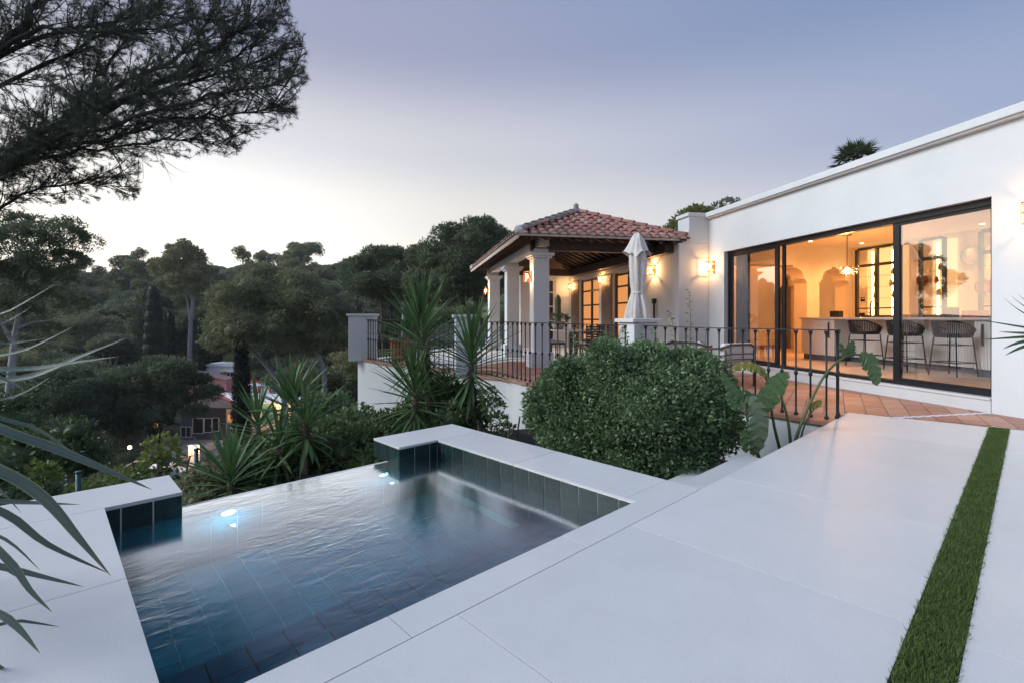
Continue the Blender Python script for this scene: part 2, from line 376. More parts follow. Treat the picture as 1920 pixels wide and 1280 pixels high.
class Thing:
    """an Empty at the base; parts are given in the frame's own coordinates"""
    def __init__(s, name, label, cat, base=(0, 0, 0), frame='W', group=None, rot=0, kind=None):
        s.base = base; s.frame = frame
        if frame == 'H': loc = HW(*base); rz = HR
        elif frame == 'P': loc = PW(*base); rz = PR
        else: loc = Vector(base); rz = 0
        s.o = bpy.data.objects.new(name, None); COL.objects.link(s.o); s.o.empty_display_size = .1
        s.o.location = loc; s.o.rotation_euler = (0, 0, rz + rot)
        if label: s.o['label'] = label
        if cat: s.o['category'] = cat
        if group: s.o['group'] = group
        if kind: s.o['kind'] = kind
        s.off = base if frame in 'HP' else (0, 0, 0)
    def part(s, name, mb, mat, smooth=False, parent=None, label=None, kind=None, bev=0):
        o = link(name, mb.mesh(name, mat, smooth, s.off), parent or s.o, label=label, kind=kind)
        if bev: bevel(o, bev)
        return o

def copy_tree(root, loc=None, rotz=None, label=None, scale=None):
    c = root.copy(); COL.objects.link(c)
    def kids(a, b):
        for ch in [x for x in a.children]:
            d = ch.copy(); COL.objects.link(d); d.parent = b; kids(ch, d)
    kids(root, c)
    if loc is not None: c.location = loc
    if rotz is not None: c.rotation_euler = (0, 0, rotz)
    if scale is not None: c.scale = scale if hasattr(scale, '__len__') else (scale,) * 3
    if label: c['label'] = label
    return c

def npmesh(name, verts, faces, mat, smooth=False):
    """verts (N,3) array; faces: list of (M,k) int arrays"""
    me = bpy.data.meshes.new(name)
    me.vertices.add(len(verts)); me.vertices.foreach_set('co', np.asarray(verts, dtype=np.float32).ravel())
    li = np.concatenate([f.ravel() for f in faces]).astype(np.int32)
    ks = np.concatenate([np.full(len(f), f.shape[1]) for f in faces])
    st = np.concatenate([[0], np.cumsum(ks)[:-1]]).astype(np.int32)
    me.loops.add(len(li)); me.loops.foreach_set('vertex_index', li)
    me.polygons.add(len(ks)); me.polygons.foreach_set('loop_start', st)
    me.update(calc_edges=True); me.validate()
    if smooth: me.shade_smooth()
    me.materials.append(MAT[mat])
    return me

def unit(a): return a / (np.linalg.norm(a, axis=-1, keepdims=True) + 1e-9)
def rdir(n): return unit(rng.normal(size=(n, 3)))

def leaf_quads(c, d, Lg, W):
    """diamond leaves: c base points, d directions"""
    n = len(c); side = unit(np.cross(d, rdir(n)))
    Lg = np.broadcast_to(Lg, (n,))[:, None]; W = np.broadcast_to(W, (n,))[:, None]
    v = np.stack([c, c + d * Lg * .5 + side * W * .5, c + d * Lg, c + d * Lg * .5 - side * W * .5], 1).reshape(-1, 3)
    f = np.arange(n * 4).reshape(n, 4)
    return v, f

def needles(c, d, Lg, W):
    n = len(c); side = unit(np.cross(d, rdir(n)))
    Lg = np.broadcast_to(Lg, (n,))[:, None]; W = np.broadcast_to(W, (n,))[:, None]
    v = np.stack([c + side * W * .5, c - side * W * .5, c + d * Lg], 1).reshape(-1, 3)
    return v, np.arange(n * 3).reshape(n, 3)

def ico(sub=2):
    bm = bmesh.new(); bmesh.ops.create_icosphere(bm, subdivisions=sub, radius=1)
    v = np.array([x.co[:] for x in bm.verts]); f = np.array([[q.index for q in p.verts] for p in bm.faces]); bm.free(); return v, f
ICO = ico(2)

def blob_cloud(blobs, n, up=.25, shell=(.72, 1.08), under=.35):
    """points and outward directions over a union of ellipsoid blobs [(cx,cy,cz,rx,ry,rz)]"""
    B = np.array(blobs); area = (B[:, 3] * B[:, 4] + B[:, 3] * B[:, 5] + B[:, 4] * B[:, 5])
    k = rng.choice(len(B), n * 2, p=area / area.sum()); d = rdir(n * 2)
    keep = (d[:, 2] > -.2) | (rng.random(n * 2) < under)
    k = k[keep]; d = d[keep]
    rr = shell[0] + (shell[1] - shell[0]) * rng.random(len(k)) ** .7
    # lumpy radius
    rr *= 1 + .12 * np.sin(d[:, 0] * 7 + k) * np.sin(d[:, 1] * 8 + 2 * k) + .08 * np.sin(d[:, 2] * 13 + k)
    p = B[k, :3] + d * B[k, 3:] * rr[:, None]
    ok = np.ones(len(p), bool)
    for j in range(len(B)):
        q = np.linalg.norm((p - B[j, :3]) / B[j, 3:], axis=1); ok &= ~((q < .68) & (k != j))
    p = p[ok][:n]; d = d[ok][:n]
    d = unit(d + np.array([0, 0, up]))
    return p, d

def cores(blobs, s=.72):
    vs = []; fs = []; o = 0
    for b in blobs:
        v = ICO[0] * np.array(b[3:]) * s * (1 + .10 * np.sin(ICO[0][:, :1] * 5 + b[0]) * np.cos(ICO[0][:, 1:2] * 6)) + np.array(b[:3])
        vs.append(v); fs.append(ICO[1] + o); o += len(v)
    return np.concatenate(vs), np.concatenate(fs)

def crown_mesh(name, blobs, n, L0, W0, mat, up=.25, core=True, jitter=.9, shell=(.72, 1.08), under=.35, coreS=.70, tuft=0):
    p, d = blob_cloud(blobs, n, up, shell, under)
    if tuft:
        p = np.repeat(p, tuft, 0); d = np.repeat(d, tuft, 0)
        p = p + rng.normal(size=p.shape) * L0 * .25
    d = unit(d + rng.normal(size=d.shape) * jitter)
    sz = .65 + .7 * rng.random(len(p))
    v, f = leaf_quads(p, d, L0 * sz, W0 * sz)
    if core:
        cv, cf = cores(blobs, coreS)
        return npmesh(name, np.concatenate([v, cv]), [f, cf + len(v)], mat)
    return npmesh(name, v, [f], mat)

def clumps(blobs, k=6, f=.42, core=.70):
    out = []
    for (x, y, z, a, b, c) in blobs:
        out.append((x, y, z, a * core, b * core, c * core))
        for i in range(k):
            th = random.uniform(0, 2 * PI); ph = random.uniform(-.35, 1.2); q = random.uniform(.7, 1.35) * f
            out.append((x + a * .72 * math.cos(th) * math.cos(ph), y + b * .72 * math.sin(th) * math.cos(ph), z + c * .78 * math.sin(ph), a * q, b * q, max(c, a * .75) * q))
    return out

# ------------------------------------------------------------------ terrain
KN = [(-60, -3), (3, -1.9), (6, -2.0), (9, -2.9), (14, -5.2), (25, -10), (38, -14), (72, -14.5), (95, -8.5), (140, 2.5), (200, 13), (260, 19), (400, 24), (1500, 30)]
def terr(X, Y):
    a = np.interp(Y + .10 * abs(X + 10), [q[0] for q in KN], [q[1] for q in KN])
    far = max(0, min(1, (Y - 70) / 120))
    a += far * (.045 * (X + 60)) + 1.2 * math.sin(X * .05 + 1) * math.sin(Y * .04) * min(1, max(0, (Y - 78) / 40))
    n, d = WH(X, Y)
    if n > -6:                       # shelf the house stands on
        t = min(1, (n + 6) / 5.5); t = t * t * (3 - 2 * t)
        shelf = -2.2 if Y < 60 else -2.2 + (Y - 60) * .05
        a = a * (1 - t) + max(a, shelf) * t
    return a

gx = np.concatenate([np.arange(-400, -60, 20), np.arange(-60, 60, 3), np.arange(60, 401, 20)])
gy = np.concatenate([np.arange(-60, 0, 10), np.arange(0, 30, 1.5), np.arange(30, 120, 4), np.arange(120, 481, 30)])
mb = MB(); nx = len(gx)
for Y in gy:
    for X in gx: mb.v.append((float(X), float(Y), float(terr(X, Y))))
for j in range(len(gy) - 1):
    for i in range(nx - 1): mb.f.append((j * nx + i, j * nx + i + 1, (j + 1) * nx + i + 1, (j + 1) * nx + i))
link('hillside_ground', mb.mesh('hillside_ground', 'forest_floor', True), kind='structure')
# raised bed between pool and terrace
mb = MB(); mb.prism([tuple(PW(3.25, 1.5)[:2]), tuple(PW(3.25, 4.9)[:2]), tuple(PW(2.0, 5.2)[:2]), tuple(PW(2.4, 7.5)[:2]), tuple(HW(2.8, 8.2)[:2]), tuple(HW(4.9, 5)[:2])], -2.4, -.72)
link('planting_bed', mb.mesh('planting_bed', 'soil'), kind='structure')

# ------------------------------------------------------------------ deck
deck = Thing('deck', None, None, (0, 0, 0), 'P', kind='structure')
mb = MB(); mb.prism([(-4, -4), (7.1, -4), (7.39, .02), (7.10, 1.548), (3.23, 1.548), (3.23, 1.6), (-4, 1.6)], -.9, -.016)
deck.part('bed', mb, 'joint')
def slab_at(x0, x1, y0, y1, g=.0022, poly=None, parent=deck):
    mb = MB()
    if poly: mb.prism(poly, -.0155, 0)
    else: mb.box(x0 + g, x1 - g, y0 + g, y1 - g, -.0155, 0)
    return parent.part('slab', mb, 'slab', bev=.0007)
vj = [-3.637, -2.437, -1.237, -.037, 1.163, 2.363, 3.563, 4.763, 5.963]
for a, b in zip(vj[:-1], vj[1:]): slab_at(a, b, .315, 1.535)
slab_at(0, 0, 0, 0, poly=[(5.965, .317), (7.215, .317), (7.085, 1.533), (5.965, 1.533)])
for a, b in zip(vj[:-1], vj[1:]): slab_at(a, b, -1.035, .165)
slab_at(0, 0, 0, 0, poly=[(5.965, -1.03), (7.43, -1.03), (7.25, .163), (5.965, .163)])
for a, b in zip(vj[:-1], vj[1:]): slab_at(a, b, -2.235, -1.035)
# strip of turf between slabs
mb = MB(); mb.box(-3.6, 7.23, .168, .312, -.0155, -.006); link('turf_base', mb.mesh('turf_base', 'soil'), rot=(0, 0, PR), kind='structure')
n = 75000
c = np.stack([rng.random(n) ** 1.0 * 9.0 - 1.8, .24 + np.clip((rng.random(n) - .5) * .148 + rng.normal(size=n) * .004, -.082, .082), np.full(n, -.008)], 1)
d = unit(np.stack([rng.normal(size=n) * .45, rng.normal(size=n) * .45, np.ones(n)], 1))
v, f = needles(c, d, .018 + .014 * rng.random(n), .0042)
link('turf_strip', npmesh('turf_strip', v, [f], 'grass_blade'), rot=(0, 0, PR), kind='stuff', label='narrow strip of short green turf between the pale deck slabs', category='grass')

# ------------------------------------------------------------------ pool
WZ = -.160
X0, X1 = .262, 2.690; Y0, Y1 = 1.715, 3.866; WO = 4.035; FL = -1.05
pool = Thing('plunge_pool', 'square infinity plunge pool lined with dark green tiles and pale stone coping', 'pool', (1.47, 2.8, 0), 'P')
mb = MB()
mb.box(X0 - .25, X0 - .004, 1.55, Y1 + .004, -1.6, -.017); mb.box(X1 + .004, X1 + .25, 1.55, Y1 + .004, -1.6, -.017)
mb.box(X0 - .012, X1 + .012, 1.55, Y0 - .012, -1.6, -.0185); mb.box(X0 - .25, X1 + .25, 1.6, WO - .01, -1.7, FL - .003)
pool.part('shell', mb, 'grout')
mb = MB(); mb.box(X0 - .25, X1 + .25, Y1 + .004, WO, -1.6, WZ - .006); mb.box(2.2835, X1 + .1, Y1 + .0041, 4.328, -.1719, -.0171); mb.box(X0 - .1, .66, Y1 + .0041, 4.3, -.3, -.0171); pool.part('weir', mb, 'grout')
mb = MB(); mb.box(-3, .655, 3.87, 4.32, -1.2, -.018); mb.box(2.292, 3.195, 3.878, 4.318, -.172, -.0172); mb.box(2.5, 3.19, 3.9, 4.3, -1.4, -.172); mb.box(2.94, 3.19, 1.56, 3.879, -1.4, -.0174)
mb.box(-3, .01, 1.6, 3.87, -1.2, -.0176)
pool.part('wall', mb, 'plaster')
# coping slabs
def cope(poly, **k):
    mb = MB(); mb.prism(poly, -.0165, 0); return pool.part('coping_slab', mb, 'slab', bev=.0008)
g = .002
cj = [-.065, .961, 1.987]
def rr_(a, b, c_, d_): return [(a + g, c_ + g), (b - g, c_ + g), (b - g, d_ - g), (a + g, d_ - g)]
cope(rr_(-.065 - .98, -.065, 1.535, 1.713)); cope(rr_(-.065, .961, 1.535, 1.713)); cope(rr_(.961, 1.987, 1.535, 1.713))
cope([(1.987 + g, 1.537), (3.203, 1.537), (3.203, 1.785), (2.688, 1.785), (2.688, 1.713), (1.987 + g, 1.713)])
cope(rr_(2.688, 3.205, 1.785, 2.82)); cope(rr_(2.688, 3.205, 2.82, 3.862))
cope([(2.280, 3.862 + g), (3.203, 3.862 + g), (3.203, 4.33), (2.280, 4.33)])
cope(rr_(-2.9, .662, 3.864, 4.35)); cope(rr_(-.96, .264, 2.755, 3.864)); cope(rr_(-2.18, -.96, 2.755, 3.864))
cope(rr_(-.96, .264, 1.717, 2.755)); cope(rr_(-2.18, -.96, 1.717, 2.755)); cope(rr_(-2.25, -1.045, 1.537, 1.713))
# metal trim under the coping lip
for q_ in ((X1 - .001, X1 + .004, Y0, Y1 - .005), (2.281, X1 + .004, Y1 - .004, Y1 + .001), (X0, .661, Y1 - .004, Y1 + .001), (2.281, 2.286, Y1 + .002, 4.329)): pool.part('trim', MB().box(*q_, -.021, -.0168), 'steel_trim')
# tiles
TP = .1628; TH = .1455; g2 = .0042
rows = [(-.022 - i * (TH + .004) - TH, -.022 - i * (TH + .004)) for i in range(7)]
def seg(a, b, first):
    e = [a] + [x for x in np.arange(first, b - .01, TP) if x > a + .01] + [b]; return list(zip(e[:-1], e[1:]))
tilemesh = {}
def tile(ax, p, a, b, z0, z1, sgn, rest):
    """ax 'x': tile face normal along x at x=p, spans y a..b"""
    wet = z1 < -.165; key = (ax, sgn, round(b - a, 3), round(z1 - z0, 3), wet)
    if key not in tilemesh:
        m = MB(); t = .011
        if ax == 'x': m.box(min(0, -sgn * t), max(0, -sgn * t), g2, b - a - g2, 0, z1 - z0)
        else: m.box(g2, b - a - g2, min(0, -sgn * t), max(0, -sgn * t), 0, z1 - z0)
        tilemesh[key] = m.mesh('pool_tile', 'lamplit_tile' if wet else 'pool_tile')
    off = pool.base
    o = link('tile', tilemesh[key], pool.o, loc=((p if ax == 'x' else a) - off[0], (a if ax == 'x' else p) - off[1], z0))
    return o
for (z0, z1) in rows[:6]:
    for a, b in seg(Y0, Y1, 1.846): tile('x', X1, a, b, z0, z1, -1, 0)
for (z0, z1) in rows[:3]:
    for a, b in seg(2.281, X1, 2.443): tile('y', Y1, a, b, z0, z1, -1, 0)
    for a, b in seg(X0, .661, .341): tile('y', Y1, a, b, z0, z1, -1, 0)
for a, b in seg(Y1, 4.33, 4.03): tile('x', 2.28, a, b, -.172, -.022, -1, 0)
for (z0, z1) in rows[:1]:
    pass
mb = MB()
for i, (z0, z1) in enumerate(rows[:7]):
    if i > 0:
        for a, b in seg(.661, 2.281, .827): mb.box(a + g2, b - g2, Y1, Y1 + .011, z0, z1)
    if i > 2:
        for a, b in seg(2.281, X1, 2.443) + seg(X0, .661, .341): mb.box(a + g2, b - g2, Y1, Y1 + .011, z0, z1)
    for a, b in seg(Y0, Y1, 1.846): mb.box(X0 - .011, X0, a + g2, b - g2, z0, z1)
    for a, b in seg(X0, X1, .341): mb.box(a + g2, b - g2, Y0 - .011, Y0, z0, z1)
for a, b in seg(X0, X1, .341):
    for c_, d_ in seg(Y0, Y1, 1.846): mb.box(a + .0022, b - .0022, c_ + .0022, d_ - .0022, FL - .004, FL)
pool.part('tile', mb, 'lamplit_tile', kind='stuff', label='dark green tiles lining the pool below the water line')
# bench along the near side under water
mb = MB()
for a, b in seg(X0, X1, .341):
    for c_, d_ in seg(Y0, 2.5, 1.846): mb.box(a + g2, b - g2, c_ + g2, d_ - g2, -.56, -.55)
    mb.box(a + g2, b - g2, 2.49, 2.5, -.75, -.56); mb.box(a + g2, b - g2, 2.49, 2.5, -.95, -.755)
pool.part('bench', mb, 'lamplit_tile')
# underwater lamps
for (v_, z_, r_) in ((.93, -.30, .045), (2.13, -.30, .045)):
    mb = MB(); 
    mb.add([(v_ + r_ * math.cos(a) , Y1 - .006, z_ + r_ * math.sin(a)) for a in np.linspace(0, 2 * PI, 20, endpoint=False)], [tuple(range(20))])
    mb.lathe([(.0, 0)], (0, 0, 0), 3) if False else None
    rim = MB(); rim.tube([(v_ + (r_ + .006) * math.cos(a), Y1 - .006, z_ + (r_ + .006) * math.sin(a)) for a in np.linspace(0, 2 * PI, 20)], .008, 6, False)
    o = pool.part('pool_light', rim, 'steel_trim'); pool.part('lens', mb, 'pool_lamp', parent=o)
    li = bpy.data.lights.new('pool_lamp', 'POINT'); li.energy = 4; li.color = (.55, .9, 1); li.shadow_soft_size = .01
    lo = bpy.data.objects.new('pool_lamp', li); COL.objects.link(lo); lo.parent = o; lo.location = (v_ - pool.base[0], Y1 - .14 - pool.base[1], z_ - .12)
# water surface
mb = MB(); nxw, nyw = 2, 2
mb.add([(X0, Y0, 0), (X1, Y0, 0), (X1, Y1, 0), (2.62, Y1 , 0), (2.62, WO + .002, 0), (.30, WO + .002, 0), (.30, Y1, 0), (X0, Y1, 0)], [(0, 1, 2, 3, 4, 5, 6, 7)])
link('pool_water', mb.mesh('pool_water', 'water'), loc=(0, 0, WZ), rot=(0, 0, PR), kind='structure')
# pale outer rim of the weir, and the catch wall below
mb = MB(); mb.box(.4, 2.6, WO, WO + .05, -1.0, WZ - .004); link('weir_rim', mb.mesh('weir_rim', 'slab'), rot=(0, 0, PR), kind='structure')

# ------------------------------------------------------------------ steps beside the pool
for nm, a in (('upper', (3.207, 4.81, 1.552, 1.905, -.15)), ('lower', (3.207, 4.62, 1.905, 2.245, -.30))):
    t = Thing('garden_step', 'pale stone garden step beside the pool, %s of the two' % nm, 'step', (a[0], a[2], a[4] - .15), 'P', group='steps down to the planting bed')
    mb = MB(); mb.box(a[0], a[1], a[2], a[3], a[4] - .02, a[4]); t.part('tread', mb, 'slab', bev=.002)
    mb = MB(); mb.box(a[0], a[1] - .01, a[2] + .003, a[3] - .012, -1.0, a[4] - .02); t.part('riser', mb, 'plaster')

# ------------------------------------------------------------------ terrace
RA = [Vector(p) for p in [(3.63, 5.50, 0), (3.24, 6.08, 0), (2.65, 6.85, .0), (2.02, 7.55, .02)]]
RB = [Vector(p) for p in [(1.80, 7.72, .02), (1.20, 8.02, .03), (.44, 8.33, .05), (-.03, 9.0, .06), (-.72, 9.62, .06)]]
RC = [Vector(p) for p in [(-1.05, 9.95, .07), (-1.9, 10.7, .08), (-2.9, 11.75, .08), (-3.72, 12.72, .09)]]
LEFTP = Vector((-3.98, 13.05, .09))
def smooth_path(P, k=6):
    out = []
    for i in range(len(P) - 1):
        p0 = P[max(i - 1, 0)]; p1 = P[i]; p2 = P[i + 1]; p3 = P[min(i + 2, len(P) - 1)]
        for j in range(k):
            t = j / k
            out.append(.5 * ((2 * p1) + (p2 - p0) * t + (2 * p0 - 5 * p1 + 4 * p2 - p3) * t * t + (3 * p1 - p0 - 3 * p2 + p3) * t ** 3))
    out.append(P[-1]); return out
edge = smooth_path(RA + RB + RC + [LEFTP], 5)
# terrace base slab
poly = [tuple(p[:2]) for p in edge] + [tuple(HW(2.0, 19.5)[:2]), tuple(HW(6.9, 19.5)[:2]), tuple(HW(6.9, 2.5)[:2]), tuple(PW(7.50, -1.2)[:2]), tuple(PW(7.387, .02)[:2]), tuple(PW(7.103, 1.548)[:2]), tuple(PW(6.3, 1.552)[:2])]
t = Thing('terrace', None, None, (0, 0, 0), 'W', kind='structure')
mb = MB(); mb.prism(poly, -.6, -.016); t.part('base', mb, 'mortar')
# curved retaining wall
mb = MB(); n = len(edge)
tv = []
for i, p in enumerate(edge):
    q = (edge[min(i + 1, n - 1)] - edge[max(i - 1, 0)]); q.z = 0; q.normalize(); nr = Vector((-q.y, q.x, 0)); nr = -nr if nr.dot(Vector((1, .3, 0))) > 0 else nr   # towards the pool
    tv.append((p + nr * .11, p - nr * .16, nr))
def sweep(mb, z0f, z1f, out, inn):
    o = len(mb.v)
    for i, p in enumerate(edge):
        nr = tv[i][2]; a = p + nr * out; b = p - nr * inn
        mb.v += [(a.x, a.y, z0f(p)), (b.x, b.y, z0f(p)), (b.x, b.y, z1f(p)), (a.x, a.y, z1f(p))]
    for i in range(len(edge) - 1):
        for j in range(4): mb.f.append((o + i * 4 + j, o + i * 4 + (j + 1) % 4, o + i * 4 + 4 + (j + 1) % 4, o + i * 4 + 4 + j))
    mb.f.append((o + 3, o + 2, o + 1, o)); e = o + (len(edge) - 1) * 4; mb.f.append((e, e + 1, e + 2, e + 3))
sweep(mb, lambda p: -7.0, lambda p: p.z - .055, .10, .14)
tw = Thing('retaining_wall', 'curved white plastered retaining wall under the terrace railing', 'wall', tuple(edge[0]), 'W'); tw.off = tuple(edge[0])
tw.part('wall', mb, 'plaster', smooth=False)
# left return of the terrace
pp = [tuple(LEFTP[:2]), tuple(HW(2.0, 19.5)[:2]), tuple((HW(2.0, 19.5) + Vector((.3, 0, 0)))[:2]), (LEFTP.x + .25, LEFTP.y)]
mb = MB(); mb.prism(pp, -7, .03); tw.part('side_wall', mb, 'plaster')
# cap bricks
L_ = [0]
for a, b in zip(edge[:-1], edge[1:]): L_.append(L_[-1] + (b - a).length)
def on_edge(s):
    for i in range(len(L_) - 1):
        if s <= L_[i + 1]:
            k_ = (s - L_[i]) / (L_[i + 1] - L_[i]); p = edge[i].lerp(edge[i + 1], k_); q = (edge[i + 1] - edge[i]); q.z = 0; q.normalize(); return p, q
    p = edge[-1]; q = (edge[-1] - edge[-2]).normalized(); return p, q
mb = MB(); mb.box(-.115, .115, -.17, .14, -.05, -.002); capm = mb.mesh('cap_brick', 'terracotta')
s = .12
while s < L_[-1] - .1:
    p, q = on_edge(s); ang = math.atan2(q.y, q.x)
    o = link('cap_brick', capm, tw.o, loc=(p.x - edge[0].x, p.y - edge[0].y, p.z - edge[0].z + random.uniform(-.002, .002)), rot=(0, 0, ang)); s += .237
# floor tiles
tr_ = R(90 - 33.3); e1 = Vector((math.cos(tr_), math.sin(tr_), 0)); e2 = Vector((-e1.y, e1.x, 0))
mb = MB(); mb.box(.006, .424, .005, .210, -.015, -.001); ftm = mb.mesh('floor_tile', 'terracotta')
def inside(x, y, poly):
    c = False; j = len(poly) - 1
    for i in range(len(poly)):
        if (poly[i][1] > y) != (poly[j][1] > y) and x < (poly[j][0] - poly[i][0]) * (y - poly[i][1]) / (poly[j][1] - poly[i][1]) + poly[i][0]: c = not c
        j = i
    return c
def clip(pl, p, nrm):
    out = []
    for i in range(len(pl)):
        a, b = pl[i], pl[(i + 1) % len(pl)]; da = (a - p).dot(nrm); db = (b - p).dot(nrm)
        if da >= 0: out.append(a)
        if (da >= 0) != (db >= 0): out.append(a.lerp(b, da / (da - db)))
    return out
cands = []
nH = Vector((cH, sH, 0))
for i in range(-8, 32):
    for j in range(-34, 36):
        o_ = Vector((4.3, 5.6, 0)) + e1 * (i * .43) + e2 * (j * .215)
        q4 = [o_ + e1 * a + e2 * b for a, b in ((.006, .005), (.424, .005), (.424, .21), (.006, .21))]
        cc = o_ + e1 * .215 + e2 * .107
        if not (3.5 < cc.y < 13 and cc.y > abs(cc.x) * .85): continue
        pl_ = [Vector((q.x, q.y, 0)) for q in q4]; v_, u_ = WP(cc.x, cc.y)
        pl_ = clip(pl_, HW(6.862, 5), -nH)
        if u_ > 1.5 and v_ < 7.1: pl_ = clip(pl_, PW(5, 1.553), Vector((-sP, cP, 0))) if len(pl_) > 2 else []
        else:
            for (va, ua), (vb, ub) in (((7.106, 1.548), (7.392, .02)), ((7.392, .02), (7.50, -1.2))):
                if len(pl_) > 2 and (ua + .35 > u_ > ub - .35):
                    A_, B_ = PW(va, ua), PW(vb, ub); tn = (B_ - A_).normalized(); nr = Vector((-tn.y, tn.x, 0)); nr = nr if nr.dot(Vector((cP, sP, 0))) > 0 else -nr
                    pl_ = clip(pl_, A_ + nr * .004, nr)
        if len(pl_) < 3: continue
        k_ = min(range(1, len(edge) - 1), key=lambda z: (edge[z].x - cc.x) ** 2 + (edge[z].y - cc.y) ** 2)
        tn = (edge[k_ + 1] - edge[k_ - 1]); tn.z = 0; tn.normalize(); nr = -tv[k_][2]
        pl_ = clip(pl_, Vector((edge[k_].x, edge[k_].y, 0)) + nr * .14, nr)
        if len(pl_) < 3: continue
        ar = abs(sum(pl_[z].x * pl_[(z + 1) % len(pl_)].y - pl_[(z + 1) % len(pl_)].x * pl_[z].y for z in range(len(pl_)))) / 2
        if ar < .0006: continue
        cands.append((cc.y, o_, pl_, ar > .0845))
cands.sort(key=lambda t_: t_[0])
rest = MB()
for q_, (yy, o_, pl_, full) in enumerate(cands):
    if q_ < 290:
        if full: link('floor_tile', ftm, t.o, loc=o_ + Vector((0, 0, random.uniform(-.001, .001))), rot=(0, 0, tr_))
        else: t.part('floor_tile', MB().prism([(q.x, q.y) for q in pl_], -.015, -.001), 'terracotta')
    else: rest.add([(c_.x, c_.y, -.001) for c_ in pl_], [tuple(range(len(pl_)))])
t.part('floor_tile', rest, 'terracotta', kind='stuff')
# edge pieces where whole tiles do not fit
mb = MB(); mb.prism(poly, -.0155, -.012); t.part('tile_bed', mb, 'mortar')
# patterned blue and white strip of small tiles leading to the house wall
st = Thing('tile_strip', 'narrow strip of blue and white patterned tiles beside the end of the turf', 'tile strip', (5.6, 4.66, 0), 'H')
for i in range(22):
    x0 = 5.42 + i * .065; mb = MB(); mb.box(x0 + .002, x0 + .063, 4.63, 4.69, -.012, .002); o = st.part('tile', mb, 'white_paint' if i % 2 else 'blue_white')
    m2_ = MB(); m2_.prism([(x0 + .032 + .020 * math.cos(a), 4.66 + .020 * math.sin(a)) for a in (0, PI / 2, PI, 3 * PI / 2)], .002, .003); st.part('motif', m2_, 'blue_white' if i % 2 else 'white_paint', parent=o)

# railings
def baluster_mesh(h):
    m = MB(); m.lathe([(.022, 0), (.024, .02), (.014, .035), (.0105, .06), (.0105, h * .47), (.017, h * .475), (.022, h * .49), (.022, h * .505), (.017, h * .52), (.0105, h * .525), (.0105, h - .07), (.013, h - .05), (.026, h - .012), (.026, h - .004)], seg=8)
    return m.mesh('baluster', 'iron', True)
balm = baluster_mesh(1.0)
def railing(path, ss, label):
    base = path[0]; t_ = Thing('railing', label, 'railing', tuple(base), 'W', group='iron railings along the terrace edge'); t_.off = tuple(base)
    mb = MB(); pts = smooth_path(path, 6)
    for off_, z in ((0, 1.0),):
        o = len(mb.v)
        for i, p in enumerate(pts):
            q = pts[min(i + 1, len(pts) - 1)] - pts[max(i - 1, 0)]; q.z = 0; q.normalize(); nr = Vector((-q.y, q.x, 0)) * .022
            for a, zz in ((nr, 1.0), (-nr, 1.0), (-nr, 1.012), (nr, 1.012)):
                mb.v.append((p.x + a.x, p.y + a.y, p.z + zz))
        for i in range(len(pts) - 1):
            for j in range(4): mb.f.append((o + i * 4 + j, o + i * 4 + (j + 1) % 4, o + i * 4 + 4 + (j + 1) % 4, o + i * 4 + 4 + j))
        mb.f.append((o, o + 1, o + 2, o + 3)); e = o + (len(pts) - 1) * 4; mb.f.append((e + 3, e + 2, e + 1, e))
    t_.part('top_rail', mb, 'iron')
    Ls = [0]
    for a, b in zip(pts[:-1], pts[1:]): Ls.append(Ls[-1] + (b - a).length)
    nn = int(Ls[-1] / ss); 
    for k_ in range(nn + 1):
        s_ = .03 + k_ * (Ls[-1] - .06) / nn
        i = max(j for j in range(len(Ls)) if Ls[j] <= s_); i = min(i, len(pts) - 2)
        p = pts[i].lerp(pts[i + 1], (s_ - Ls[i]) / (Ls[i + 1] - Ls[i]))
        link('baluster', balm, t_.o, loc=p - base)
    return t_
railing([Vector((3.84, 5.80, 0)), Vector((3.60, 5.60, 0))] + RA[1:], .163, 'black iron railing between the umbrella pillar and the pale deck')
railing(RB, .140, 'black iron railing between the two white pillars in front of the covered terrace')
railing(RC, .150, 'black iron railing at the far left corner of the terrace behind the yucca')

def pillar(p, rot, hw, h, label):
    t_ = Thing('terrace_pillar', label, 'pillar', (p.x, p.y, p.z - .06), 'W', rot=rot, group='square white pillars in the terrace railing'); 
    mb = MB(); mb.box(-hw, hw, -hw, hw, 0, h + .05); t_.part('shaft', mb, 'plaster', bev=.012)
    mb = MB(); mb.box(-hw - .05, hw + .05, -hw - .05, hw + .05, h + .05, h + .11); t_.part('cap', mb, 'plaster', bev=.008)
pillar(Vector((1.99, 7.80, .02)), R(20), .215, 1.06, 'square white pillar in the railing in front of the closed umbrella')
pillar(Vector((-.92, 9.78, .07)), R(10), .21, 1.08, 'square white pillar with a flat cap to the left of the covered terrace')
pillar(Vector((-3.92, 13.0, .09)), R(11), .33, 1.10, 'wide white pillar at the far left corner of the terrace')

# ------------------------------------------------------------------ main house
house = Thing('villa', 'long white flat-roofed villa with a wide lit opening onto the terrace', 'house', (6.88, 4.0, 0), 'H')
DW0, DW1, ZT = 4.655, 9.83, 2.61     # door opening
mb = MB(); mb.wall_yz([(-6, -.9), (DW0, -.9), (DW0, .185), (DW1, .185), (DW1, -.9), (10.4, -.9), (10.4, 3.45), (-6, 3.45)][::1], 6.88, 7.12)
